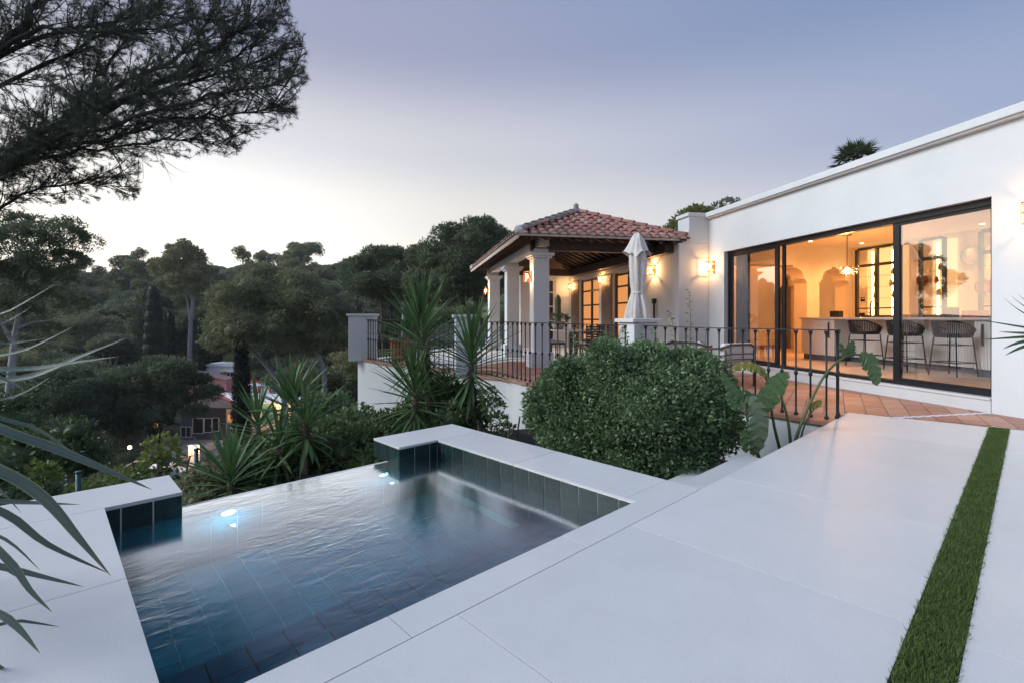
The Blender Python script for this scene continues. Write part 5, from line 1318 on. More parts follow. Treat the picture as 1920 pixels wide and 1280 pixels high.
pa = np.array(pts_) - np.array(bu.base); v, f = leaf_quads(pa, unit(np.array(dirs_)), .052, .022); link('shoot_leaves', npmesh('shoot_leaves', v, [f], 'bush_leaf'), bu.o)

def blobs_px(L__): 
    out = []
    for (x, y, Y, r_) in L__: p = at(x, y, Y); out.append((p.x, p.y, p.z, r_, r_, r_ * .9))
    return out
def shrub_px(name, label, L__, n, l, w_, mat, **k):
    b = blobs_px(L__); cx = sum(q[0] for q in b) / len(b); cy_ = sum(q[1] for q in b) / len(b); return shrub(name, label, (cx, cy_, min(terr(cx, cy_), min(q[2] - q[5] for q in b)) ), b, n, l, w_, mat, **k)
shrub_px('garden_shrub', 'dark leafy shrub filling the gap between the yuccas and the curved wall', [(850, 775, 7.5, .50), (800, 800, 7.6, .45), (880, 800, 7.2, .36), (850, 815, 6.9, .4), (900, 830, 6.7, .2), (740, 810, 7.6, .42), (835, 735, 7.8, .32), (770, 850, 7, .38)], 9000, .075, .04, 'shrub_leaf')
shrub_px('garden_shrub', 'bright leafy shrub at the foot of the far terrace wall', [(690, 820, 8.5, .45), (650, 815, 8.5, .5), (720, 825, 8.2, .4), (620, 795, 9.5, .55), (745, 800, 9.0, .28), (700, 850, 7.5, .45)], 9000, .085, .045, 'bush_leaf')
shrub_px('garden_shrub', 'dense hedge-like shrub above the right end of the water edge', [(660, 855, 6.6, .45), (620, 862, 6.5, .45), (690, 868, 6.2, .35), (590, 850, 7.2, .45), (640, 825, 7.4, .42), (560, 872, 6.6, .42), (680, 840, 7, .36)], 10000, .075, .04, 'shrub_leaf')
shrub_px('garden_shrub', 'tangled shrub low behind the middle of the water edge', [(510, 900, 6.0, .42), (470, 905, 5.9, .36), (545, 880, 6.2, .42), (500, 860, 7.5, .5)], 6500, .06, .035, 'shrub_leaf')
shrub_px('garden_shrub', 'small olive green shrub right of the left coping corner', [(392, 915, 5.6, .28), (400, 890, 6.2, .25), (370, 945, 5.3, .2)], 2600, .05, .026, 'olive_leaf')
shrub_px('garden_shrub', 'young lime green sapling beside the left coping corner', [(300, 838, 6.2, .14), (290, 858, 6.2, .12), (318, 850, 6.2, .12), (285, 880, 6.1, .14), (325, 868, 6.2, .08)], 420, .085, .038, 'lime_leaf', core=False)
shrub_px('garden_shrub', 'small lime green plant at the foot of the wire fence', [(83, 890, 5.6, .12), (80, 908, 5.5, .10), (68, 875, 5.7, .07)], 260, .07, .035, 'lime_leaf', core=False)
shrub_px('garden_shrub', 'low leafy ground shrub at the left behind the strap leaves', [(20, 860, 6.5, .4), (60, 930, 5.5, .25), (-20, 920, 5.6, .4), (110, 850, 8.5, .6), (160, 870, 9, .5), (10, 800, 12, .9)], 5200, .07, .04, 'shrub_leaf')
shrub_px('garden_shrub', 'low green plant tuft behind the coping at the fence', [(165, 925, 5.6, .16), (225, 905, 6.0, .16), (255, 895, 6.3, .13)], 900, .06, .03, 'lime_leaf', core=False)
shrub_px('garden_shrub', 'leafy branch drooping beside the curved wall right of the yuccas', [(935, 790, 6.4, .10), (955, 805, 6.4, .07), (925, 765, 6.5, .12), (915, 745, 6.6, .12), (948, 812, 6.3, .06)], 700, .06, .025, 'shrub_leaf', core=False)
shrub_px('garden_shrub', 'small pale shrub showing above the flat roof edge', [(1362, 384, 17, .22), (1345, 390, 17, .18), (1380, 381, 17.5, .15)], 500, .09, .05, 'olive_leaf', core=False)

# ------------------------------------------------------------------ trees
def trunk_mesh(path, r0, r1, mat, seg=8, name='trunk'):
    mb = MB(); P_ = smooth_path([Vector(p) for p in path], 4); mb.tube(P_, list(np.linspace(r0, r1, len(P_))), seg); return mb.mesh(name, mat, True)
def tree(label, base, crown_blobs, paths, n, L0, W0, leafmat, barkmat, cat='tree', name='pine_tree', tuft=0, group=None, jitter=.9, coreS=.66, up=.3, core=True):
    t_ = Thing(name, label, cat, base, 'W', group=group); B_ = Vector(base)
    bl = [(a - B_.x, b - B_.y, c_ - B_.z, d_, e_, f_) for a, b, c_, d_, e_, f_ in crown_blobs]
    link('crown', crown_mesh('crown', clumps(bl, 8 if core else 5), n, L0, W0, leafmat, up, core, jitter, (.72, 1.14), .45, .60, tuft), t_.o)
    for i, (pth, r0, r1) in enumerate(paths):
        link('trunk' if i == 0 else 'limb', trunk_mesh([Vector(p) - B_ for p in pth], r0, r1, barkmat, name='trunk' if i == 0 else 'limb'), t_.o)
    return t_
def tpx(L__, flat=.8):
    out = []
    for (x, y, Y, r_) in L__: p = at(x, y, Y); out.append((p.x, p.y, p.z, r_, r_, r_ * flat))
    return out
def pth(L__): return [tuple(at(x, y, Y)) for x, y, Y in L__]
def gz(x, Y): X = (x - 960) / 925 * Y; return (X, Y, terr(X, Y) - .3)
# broad pale-trunked pine in the middle of the valley
Y_ = 46
tree('broad spreading pine with pale leaning trunks above the village roofs', gz(540, Y_),
     tpx([(440, 585, 45, 2.6), (480, 560, 46, 2.6), (540, 570, 47, 3.0), (590, 575, 46, 2.4), (520, 620, 45, 2.8), (460, 620, 44, 2.4), (410, 610, 45, 1.8), (590, 620, 47, 2.6), (560, 545, 47, 2.0), (500, 530, 48, 1.9), (625, 600, 48, 1.9), (420, 640, 44, 1.5), (550, 650, 46, 2.0), (630, 640, 47, 1.4)]),
     [([gz(540, Y_)] + pth([(532, 740, 46), (512, 700, 46), (470, 655, 45.5), (440, 635, 45)]), .34, .08), (pth([(530, 745, 46), (525, 700, 46.3), (515, 650, 46.5), (505, 620, 47)]), .26, .08), ([gz(612, 47)] + pth([(608, 705, 47), (592, 660, 47), (583, 620, 47), (570, 590, 47)]), .28, .07), (pth([(592, 662, 47), (580, 640, 46.5), (568, 625, 46)]), .12, .04), (pth([(608, 700, 47), (590, 688, 46.5), (560, 683, 46)]), .10, .03)],
     46000, .30, .085, 'pine_needles', 'pale_bark')
Y_ = 36
tree('dark rounded pine over the parking area, right of the pair', gz(300, Y_), tpx([(250, 735, 36, 1.9), (300, 715, 36.5, 1.8), (340, 705, 37, 1.4), (220, 770, 35, 1.6), (280, 770, 35.5, 1.7), (365, 715, 38, .9), (235, 805, 35, 1.3), (330, 760, 36, 1.1), (290, 690, 37, 1.0), (390, 740, 37, .8), (372, 772, 36, .6)]),
     [([gz(300, Y_)] + pth([(300, 850, 36), (301, 790, 36), (306, 745, 36.3), (340, 715, 37)]), .22, .06), (pth([(301, 785, 36), (270, 755, 35.6), (250, 745, 35.6)]), .10, .04), (pth([(301, 790, 36), (330, 745, 36.5), (365, 725, 37)]), .10, .03)], 38000, .25, .07, 'dark_pine', 'dark_bark')
Y_ = 32
tree('dark rounded pine over the parking area, left of the pair', gz(95, Y_), tpx([(100, 740, 32, 1.9), (60, 760, 32, 1.5), (145, 750, 32.5, 1.5), (95, 785, 31.5, 1.6), (160, 790, 32, 1.2), (45, 800, 31, 1.1), (120, 810, 31, 1.2), (130, 715, 33, 1.2)]),
     [([gz(98, Y_)] + pth([(98, 850, 32), (97, 800, 32), (103, 760, 32.5)]), .20, .06), (pth([(97, 805, 32), (70, 780, 31.6), (50, 765, 31.6)]), .09, .03)], 32000, .24, .065, 'dark_pine', 'bark')
# tall pine at the left
Y_ = 21
tree('tall tree with a pale trunk standing at the left edge', gz(8, Y_), tpx([(60, 460, 21, 1.1), (110, 440, 21, .9), (140, 455, 21, .75), (90, 490, 21, .95), (20, 470, 20, 1.3), (130, 490, 21.5, .7), (50, 520, 20.5, .95), (0, 530, 20, 1.1), (110, 525, 21, .65), (-40, 500, 20, 1.3), (20, 430, 21, .8), (60, 425, 21, .6), (90, 562, 21.5, .7), (60, 592, 21.5, .6), (135, 575, 22, .6), (5, 580, 21, .8), (100, 622, 22, .55), (-20, 640, 21.5, .7), (50, 645, 22.5, .5)], .75),
     [([gz(-2, Y_)] + pth([(3, 860, 21), (15, 760, 21), (25, 660, 21), (35, 590, 21), (45, 530, 21), (60, 480, 21)]), .21, .04), (pth([(25, 645, 21), (0, 600, 20.5), (-30, 560, 20)]), .07, .03), (pth([(27, 620, 21), (60, 605, 21), (110, 596, 21.5), (135, 560, 22)]), .05, .015), (pth([(40, 560, 21), (80, 540, 21), (125, 515, 21.5)]), .07, .02)],
     42000, .13, .035, 'dark_pine', 'pale_bark', name='pale_trunk_tree', core=False)
# pines right of centre
Y_ = 42
tree('tall dark pine rising left of the tiled roof', gz(885, Y_), tpx([(870, 460, 42, 2.3), (910, 445, 43, 1.8), (830, 490, 42, 2.1), (860, 520, 41, 2.3), (910, 500, 42, 2.2), (800, 500, 43, 1.5), (940, 470, 43, 1.6), (800, 540, 41, 1.7), (900, 540, 42, 2.0), (845, 555, 41, 1.6), (785, 480, 43, 1.0), (930, 530, 42, 1.6), (905, 425, 43, 1.0)]),
     [([gz(900, Y_)] + pth([(893, 700, 42), (890, 620, 42), (893, 560, 42), (888, 500, 42)]), .35, .1), (pth([(892, 600, 42), (870, 570, 42), (840, 550, 42)]), .16, .05)], 46000, .28, .085, 'dark_pine', 'bark')
Y_ = 60
tree('rounded dark pine on the slope behind the tallest yucca', gz(715, Y_), tpx([(700, 500, 60, 2.8), (730, 490, 60, 2.2), (670, 515, 60, 2.2), (740, 525, 59, 2.6), (695, 535, 59, 2.5), (765, 505, 61, 2.0), (655, 530, 60, 1.4), (790, 530, 60, 2)]),
     [([gz(720, Y_)] + pth([(718, 640, 60), (715, 570, 60), (708, 530, 60)]), .3, .1), (pth([(716, 600, 60), (735, 560, 60), (750, 540, 60)]), .15, .06)], 36000, .34, .11, 'dark_pine', 'bark')
Y_ = 82
tree('tall eucalyptus with a long white trunk in the middle of the wood', gz(357, Y_), tpx([(345, 480, 82, 2.6), (325, 500, 82, 2.4), (365, 505, 82, 2.6), (350, 530, 82, 2.6), (385, 545, 82, 2.4), (320, 540, 82, 2.2), (300, 505, 83, 1.8), (345, 468, 82, 1.6)]),
     [([gz(357, Y_)] + pth([(356, 665, 82), (358, 600, 82), (362, 560, 82), (359, 535, 82), (348, 515, 82)]), .42, .12), (pth([(357, 610, 82), (352, 570, 82), (346, 552, 82)]), .2, .06)], 20000, .42, .15, 'olive_leaf', 'pale_bark', name='eucalyptus_tree', core=False)
tree('pale forked dead-looking tree left of the cypress', gz(270, 80), tpx([(262, 570, 80, 1.6), (280, 560, 80, 1.6), (250, 590, 80, 1.4)]), [([gz(270, 80)] + pth([(270, 640, 80), (271, 600, 80), (262, 575, 80)]), .3, .08), (pth([(271, 600, 80), (280, 570, 80), (285, 555, 80)]), .2, .05)], 1500, .5, .2, 'pine_needles', 'pale_bark', name='bare_tree', core=False)
# cypresses
def cypress(label, x, yt, yb, Y, w_):
    b = gz(x, Y); tz = at(x, yt, Y).z; h = tz - b[2]
    t_ = Thing('cypress', label, 'cypress', b, 'W', group='dark cypresses in the valley')
    bl = [(0, 0, h * q, w_ * math.sin(PI * min(.98, (1 - q) * .75 + .12)) ** .8 + .05, w_ * math.sin(PI * min(.98, (1 - q) * .75 + .12)) ** .8 + .05, h * .09) for q in np.linspace(.08, .95, 13)]
    link('crown', crown_mesh('crown', bl, 9000, .28, .07, 'cypress_leaf', 1.2, True, .4, (.80, 1.12), 1, .84), t_.o); mb = MB(); mb.tube([(0, 0, 0), (0, 0, h * .5)], [.2, .1], 6); t_.part('trunk', mb, 'dark_bark', True)
cypress('dark column-shaped cypress standing before the white roofs', 453, 648, 830, 44, .62); cypress('tall pointed dark cypress in the middle of the wood', 287, 542, 700, 66, 1.5); cypress('small dark cypress right of the white trunk', 377, 598, 665, 74, .9); cypress('thin dark cypress behind the tall pointed one', 318, 590, 700, 70, .7)

# wood on the hillside : shared crowns, each tree an object
def proto(kind, i):
    if kind == 'round':
        bl = [(random.uniform(-1.8, 1.8), random.uniform(-1.8, 1.8), 5 + random.uniform(-.8, 2.0), random.uniform(1.5, 2.3), random.uniform(1.5, 2.3), random.uniform(1.2, 1.7)) for _ in range(8)]
        return crown_mesh('crown', clumps(bl, 5), 13000, .26, .10, ('pine_needles', 'dark_pine', 'broadleaf')[i % 3], .4, True, .8, (.75, 1.14), .4, .62)
    if kind == 'tall':
        bl = [(random.uniform(-1.5, 1.5), random.uniform(-1.5, 1.5), 5.5 + q * .95, random.uniform(.8, 1.5), random.uniform(.8, 1.5), random.uniform(.6, 1.0)) for q in range(8)]
        return crown_mesh('crown', clumps(bl, 4), 9000, .26, .10, ('olive_leaf', 'pine_needles')[i % 2], .3, True, .9, (.7, 1.15), .6, .40)
    bl = [(random.uniform(-2.8, 2.8), random.uniform(-2.2, 2.2), 7.4 + random.uniform(-.3, 1.1), random.uniform(1.5, 2.2), random.uniform(1.5, 2.2), random.uniform(.8, 1.2)) for _ in range(8)]
    return crown_mesh('crown', clumps(bl, 5), 13000, .26, .09, ('pine_needles', 'dark_pine')[i % 2], .5, True, .8, (.75, 1.14), .3, .6)
PR_ = {k_: [proto(k_, i) for i in range(3)] for k_ in ('round', 'tall', 'umbrella')}
TRK = {}
for k_, h in (('round', 4.5), ('tall', 11), ('umbrella', 7.2)):
    mb = MB(); mb.tube([(0, 0, -1), (.1, 0, h * .5), (-.1, .1, h)], [.28, .2, .08], 6)
    if k_ != 'tall': mb.tube([(.05, 0, h * .55), (1.2, .3, h)], [.14, .06], 5); mb.tube([(.05, 0, h * .5), (-1.2, -.3, h)], [.14, .06], 5)
    TRK[k_] = [mb.mesh('trunk', 'pale_bark'), mb.mesh('trunk', 'dark_bark')]
LBL = {'round': 'round crowned green tree in the wood covering the far hillside', 'tall': 'tall narrow crowned tree in the wood covering the far hillside', 'umbrella': 'flat crowned pine in the wood covering the far hillside'}
def wood_tree(X, Y, k_, i, sc, bark=0, label=None, z=None):
    b = (X, Y, terr(X, Y) - .2 if z is None else z)
    t_ = Thing('woodland_tree', label or LBL[k_], 'tree', b, 'W', group='trees of the hillside wood', rot=random.uniform(0, 6.28)); t_.o.scale = (sc * random.uniform(.9, 1.15), sc * random.uniform(.9, 1.15), sc)
    link('crown', PR_[k_][i % 3], t_.o); link('trunk', TRK[k_][bark], t_.o); return t_
placed = []; WT = []
def try_place(X, Y, r_):
    for (a, b, c_) in placed:
        if (a - X) ** 2 + (b - Y) ** 2 < (r_ + c_) ** 2: return False
    placed.append((X, Y, r_)); return True
cnt_ = 0; random.seed(21)
for band, (ya, yb, num, rr0, s0_, s1_) in enumerate(((50, 70, 14, 2.4, 1.0, 1.3), (76, 108, 62, 2.4, 1.0, 1.4), (108, 160, 92, 3.2, 1.1, 1.5), (160, 240, 100, 3.6, 1.0, 1.35))):
    k2 = 0; tries = 0
    while k2 < num and tries < 6000:
        tries += 1
        Y = random.uniform(ya, yb); X = Y * random.uniform(-1.12, .12)
        px_ = 960 + 925 * X / Y
        if band == 0 and (230 < px_ < 560 or px_ > 800): continue
        if band == 1 and 295 < px_ < 412 and Y < 86: continue
        if band == 0 and 280 < px_ < 420: continue
        if Y < 60 and px_ > 700: continue
        n_, d_ = WH(X, Y)
        if n_ > -1: continue
        if not try_place(X, Y, rr0): continue
        k_ = random.choice(['round', 'round', 'tall', 'umbrella', 'umbrella'] if band < 3 else ['round', 'round', 'umbrella'])
        vi = random.randrange(3); bk = 0 if random.random() < .45 else 1
        tone = {'round': ('greyish', 'dark', 'bright'), 'tall': ('olive', 'greyish', 'olive'), 'umbrella': ('greyish', 'dark', 'greyish')}[k_][vi]
        zone = ('beside the village', 'just behind the village', 'halfway up the far hill', 'on the far ridge')[band]
        shp = {'round': 'round crowned tree', 'tall': 'tall narrow tree', 'umbrella': 'flat crowned pine'}[k_]
        lb_ = (tone, shp, zone)
        WT.append((px_, lb_, wood_tree(X, Y, k_, vi, random.uniform(s0_, s1_), bk, 'tree', terr(X, Y) - (.3 if band < 2 else random.uniform(.8, 2.6))))); k2 += 1; cnt_ += 1
ORD = 'first second third fourth fifth sixth seventh eighth ninth tenth eleventh twelfth thirteenth fourteenth fifteenth sixteenth seventeenth eighteenth nineteenth twentieth'.split() + ['number %d' % i for i in range(21, 90)]
WT = [(a_, (b_[0], b_[1], b_[2]), c_) for a_, b_, c_ in WT]
for key in sorted({q[1] for q in WT}):
    row = sorted([q for q in WT if q[1] == key], key=lambda q: q[0])
    half = (len(row) + 1) // 2
    for i, q in enumerate(row):
        if i < half or len(row) < 18: q[2].o['label'] = '%s %s, %s from the left among those %s' % (key[0], key[1], ORD[i], key[2])
        else: q[2].o['label'] = '%s %s, %s from the right among those %s' % (key[0], key[1], ORD[len(row) - 1 - i], key[2])
# far tree cover as one mass beyond and between
pts = []
for _ in range(900):
    Y = random.uniform(90, 330); X = Y * random.uniform(-1.25, .5); n_, d_ = WH(X, Y)
    if n_ > 6 and Y < 100: continue
    pts.append((X, Y, terr(X, Y) + random.uniform(0, 2.5), random.uniform(2.2, 4) * (1 + Y / 300), random.uniform(2.2, 4) * (1 + Y / 300), random.uniform(2, 3.2)))
link('far_wood', crown_mesh('far_wood', pts, 90000, .95, .42, 'broadleaf', .5, True, .8, (.8, 1.12), .2, .8), kind='stuff', label='continuous dark green wood covering the distant hillside', category='wood')
# named trees on the skyline
wood_tree(at(570, 500, 190).x, 190, 'round', 2, 1.9, 0, 'wide open crowned tree standing proud on the skyline above the valley', at(570, 512, 190).z - 4)
wood_tree(at(335, 480, 120).x, 120, 'tall', 0, 1.35, 0, 'tall tree rising highest on the left part of the skyline', at(335, 470, 120).z - 16)
wood_tree(at(245, 510, 110).x, 110, 'tall', 1, 1.1, 0, 'small paired tree top on the left part of the skyline', at(245, 493, 110).z - 12.5)
# tree behind the villa
shrub_px('dark_tree', 'dark tree top showing behind the stub of the villa parapet', [(1290, 415, 24, .7), (1305, 405, 24, .5), (1275, 430, 24, .6), (1320, 400, 24.5, .35), (1260, 440, 24, .4)], 3500, .18, .08, 'broadleaf', cat='tree')
# mid slope undergrowth
pts = []
for _ in range(520):
    Y = random.uniform(8, 74); X = Y * random.uniform(-1.3, -.15); px_ = 960 + 925 * X / Y
    if Y > 30 and 240 < px_ < 640: continue
    n_, d_ = WH(X, Y)
    if n_ > -2.5 or (Y < 10 and X > -6): continue
    r_ = random.uniform(.5, 1.1) * (1 + Y / 60); pts.append((X, Y, terr(X, Y) + r_ * .2, r_, r_, r_ * .7))
link('slope_undergrowth', crown_mesh('slope_undergrowth', pts, 70000, .26, .10, 'shrub_leaf', .4, True, .9, (.75, 1.12), .2, .72), kind='stuff', label='low scrub and bushes covering the slope below the pool', category='undergrowth')

# ------------------------------------------------------------------ village in the valley
VZ = -14.4
mb = MB(); mb.prism([tuple(at(x, 700, Y)[:2]) for x, Y in ((255, 40), (380, 40), (430, 52), (420, 62), (300, 64), (265, 52))], VZ - .5, VZ + .12)
link('road', mb.mesh('road', 'road'), kind='structure')
mb = MB(); a = at(325, 800, 46); b = at(367, 800, 43); d_ = (b - a).normalized(); s_ = Vector((-d_.y, d_.x, 0)) * .09
mb.prism([tuple((a + s_)[:2]), tuple((b + s_)[:2]), tuple((b - s_)[:2]), tuple((a - s_)[:2])], VZ + .12, VZ + .126); link('road_line', mb.mesh('road_line', 'white_paint'), kind='structure')
def vbox(m, x0, x1, yt, yb, Y, dep, z0=None):
    a = at(x0, yt, Y); b = at(x1, yb, Y); m.box(a.x, b.x, Y, Y + dep, b.z if z0 is None else z0, a.z); return m
def off_thing(name, label, x, Y, cat='house'):
    a = at(x, 800, Y); t_ = Thing(name, label, cat, (a.x, Y, VZ), 'W'); t_.off = (a.x, Y, VZ); return t_
def vwin(t_, x0, x1, yt, yb, Y, lit=False, bars=1, frame='white_frame'):
    f_ = MB(); a = at(x0, yt, Y); b = at(x1, yb, Y); w_ = .07
    f_.box(a.x - w_, a.x, Y - .06, Y, b.z - w_, a.z + w_); f_.box(b.x, b.x + w_, Y - .06, Y, b.z - w_, a.z + w_); f_.box(a.x, b.x, Y - .06, Y, a.z, a.z + w_); f_.box(a.x, b.x, Y - .06, Y, b.z - w_, b.z)
    for k_ in range(bars): q = a.x + (b.x - a.x) * (k_ + 1) / (bars + 1); f_.box(q - .03, q + .03, Y - .05, Y, b.z, a.z)
    o = t_.part('window', f_, frame); t_.part('pane', MB().box(a.x, b.x, Y - .02, Y - .003, b.z, a.z), 'window_lit' if lit else 'dark_opening', parent=o)
v = off_thing('village_house', 'white flat-roofed village house standing highest behind the pink house', 412, 74)
v.part('wall', vbox(MB(), 383, 440, 686, 0, 74, 9, VZ), 'white_paint'); v.part('parapet', vbox(MB(), 381, 442, 682.5, 686.3, 73.8, 9.4), 'white_paint')
vwin(v, 426, 437, 697, 706, 74, bars=1); v.part('chimney', vbox(MB(), 412, 418, 697, 708, 72, 1, None), 'clay_pot')
v.part('balcony_rail', vbox(MB(), 428, 445, 707, 715, 72.5, .1), 'dark_opening')
v = off_thing('village_house', 'pink village house with a white framed window beside the dark pine', 380, 66)
a = at(352, 699, 66); b = at(384, 703, 66); c_ = at(424, 712, 66)
m = MB(); m.wall_xz([(a.x, VZ), (c_.x, VZ), (c_.x, c_.z), (b.x, b.z), (a.x, a.z)], 66, 67.6); v.part('wall', m, 'pink_paint')
m = MB(); m.wall_xz([(a.x, a.z), (b.x, b.z), (c_.x + .2, c_.z - .05), (c_.x + .2, c_.z + .12), (b.x, b.z + .2), (a.x, a.z + .2)], 65.7, 67.9); v.part('roof', m, 'roof_clay')
vwin(v, 402, 412, 721, 731, 66, bars=1); vwin(v, 362, 372, 726, 738, 66, bars=1)
v = off_thing('village_house', 'white village building with red trim and a red roof behind the cypress', 470, 68)
v.part('wall', vbox(MB(), 425, 508, 723, 0, 68, 7, VZ), 'white_paint')
a = at(463, 724, 69); b = at(506, 724, 69); c_ = at(470, 710, 73); d_ = at(497, 712, 73)
m = MB(); m.add([(a.x, 68.4, a.z), (b.x, 68.4, b.z), (d_.x, 73, d_.z), (c_.x, 73, c_.z)], [(0, 1, 2, 3)]); m.add([(a.x, 73, a.z), (b.x, 73, b.z), (b.x, 68.5, b.z), (a.x, 68.5, a.z)], [(0, 1, 2, 3)]); v.part('roof', m, 'red_paint')
for x in (432, 485, 506): v.part('red_band', vbox(MB(), x - 1.5, x + 1.5, 722.5, 738, 67.94, .1), 'red_paint')
v.part('red_band', vbox(MB(), 434, 448, 722.5, 725, 67.9, .09), 'red_paint')
a = at(474, 731, 67.9); mb = MB(); mb.tube([(a.x + .42 * math.cos(q), 67.9, a.z + .42 * math.sin(q)) for q in np.linspace(0, 2 * PI, 16)], .07, 5, False); v.part('red_ring', mb, 'red_paint')
v = off_thing('village_house', 'long white low building behind the red roof at the edge of the wood', 495, 82)
v.part('wall', vbox(MB(), 465, 540, 702, 0, 82, 7, VZ), 'white_paint'); v.part('roof', vbox(MB(), 463, 490, 698.5, 702.3, 81.8, 7.5), 'pink_paint'); vwin(v, 470, 476, 704, 710, 82); vwin(v, 494, 499, 706, 711, 82)
v = off_thing('village_house', 'low village wing with a pale terrace roof, teal wall and lit windows', 440, 60)
v.part('wall', vbox(MB(), 340, 424, 760, 0, 62.5, 5, VZ), 'grey_curtain'); v.part('wall', vbox(MB(), 424, 545, 755, 0, 62.5, 5, VZ), 'white_paint')
v.part('teal_wall', vbox(MB(), 490, 513, 756, 792, 62.44, .05), 'teal_paint')
a = at(412, 741, 60); b = at(545, 751, 60); c_ = at(430, 735, 66); d_ = at(545, 738, 66)
m = MB(); m.add([(at(438, 756, 59).x, 59, at(438, 756, 59).z), (at(560, 752, 59).x, 59, at(560, 752, 59).z), (d_.x, 66, d_.z), (c_.x - 1.3, 66, c_.z)], [(0, 1, 2, 3)])
v.part('terrace_roof', m, 'white_paint')
for k_ in range(9):
    q0 = at(446 + k_ * 13, 754.6, 59); q1 = at(426 + k_ * 13, 735, 66); mb = MB(); mb.tube([q0 + Vector((0, 0, .05)), q1 + Vector((0, 0, .08))], .05, 4); v.part('roof_batten', mb, 'steel_trim')
q0 = at(413, 740, 64); q1 = at(445, 757.5, 58.8); mb = MB(); mb.tube([q0, q1], .16, 4); v.part('eave_board', mb, 'red_paint')
m = MB(); p = [at(325, 762, 58), at(442, 764, 58), at(420, 744, 64), at(340, 742, 64)]; m.add([tuple(q) for q in p] + [(q.x, q.y, q.z - .12) for q in p], [(0, 1, 2, 3), (7, 6, 5, 4), (0, 4, 5, 1), (3, 2, 6, 7), (0, 3, 7, 4), (1, 5, 6, 2)]); v.part('porch_roof', m, 'porch_roof')
for x0, x1, yt, yb, lit, br in ((362, 381, 784, 811, False, 0), (384, 397, 784, 809, False, 0), (399, 410, 783, 807, False, 0), (340, 358, 800, 818, False, 1), (427, 443, 776, 792, True, 2), (478, 486, 756, 766, True, 0), (289, 298, 789, 800, True, 0)):
    vwin(v, x0, x1, yt, yb, 62.4, lit, br)
for i, (x, y, Y) in enumerate(((475, 751, 61.5), (524, 758, 61.5), (360, 838, 50.5), (243, 838, 48))):
    p = at(x, y, Y); t_ = Thing('village_lamp', ['small glowing lamp at the middle of the village terrace', 'small glowing lamp at the right end of the village terrace', 'garden lamp glowing by the curved village wall', 'warm lamp half hidden behind the left dark pine'][i], 'lamp', tuple(p), 'W')
    mb = MB(); mb.v = [(q[0] * .16, q[1] * .16, q[2] * .16) for q in ICO[0].tolist()]; mb.f = [tuple(int(k_) for k_ in f_) for f_ in ICO[1]]; t_.part('globe', mb, 'bulb', True)
    mb = MB(); mb.tube([(0, 0, -.15), (0, 0, -.9)], .03, 5); t_.part('stem', mb, 'iron')
    point('village_bulb', (p.x, p.y - .4, p.z), 90, (1, .5, .2), .1)
v = off_thing('curved_wall', 'low curved white wall in front of the village houses', 380, 56, 'wall'); mb = MB()
cw = smooth_path([at(335, 700, 52), at(360, 700, 54), at(400, 700, 58), at(445, 700, 60)], 5)
for a, b in zip(cw[:-1], cw[1:]): mb.prism([(a.x, a.y), (b.x, b.y), (b.x, b.y + .3), (a.x, a.y + .3)], VZ, VZ + .9)
v.part('wall', mb, 'white_paint')
v = off_thing('garden_wall', 'pinkish lit garden wall section beside the road', 364, 51, 'wall'); v.part('wall', vbox(MB(), 353, 374, 836, 852, 51, .4, VZ), 'white_paint'); v.part('coping', vbox(MB(), 352, 375, 834.5, 836, 50.95, .5), 'white_paint')
for i, (x, Y, c_) in enumerate(((305, 47, 'white_paint'), (278, 49, 'grey_curtain'))):
    p = at(x, 800, Y); t_ = Thing('parked_car', ['pale parked car on the road in the valley', 'dark grey parked car on the road in the valley'][i], 'car', (p.x, Y, VZ + .12), 'W', rot=R(20))
    mb = MB(); mb.wall_xz([(-2.1, .3), (2.1, .3), (2.1, .75), (1.3, .88), (.7, 1.4), (-1.0, 1.42), (-1.7, .95), (-2.1, .85)], -.85, .85); t_.part('body', mb, c_, bev=.08)
    mb = MB(); mb.wall_xz([(1.1, .92), (.65, 1.34), (-.95, 1.36), (-1.5, .95)], -.87, .87); t_.part('windows', mb, 'dark_opening')
    for sx in (-1.3, 1.3):
        for sy in (-.85, .85): mb = MB(); mb.tube([(sx, sy - .1, .32), (sx, sy + .1, .32)], .32, 14); t_.part('wheel', mb, 'iron')

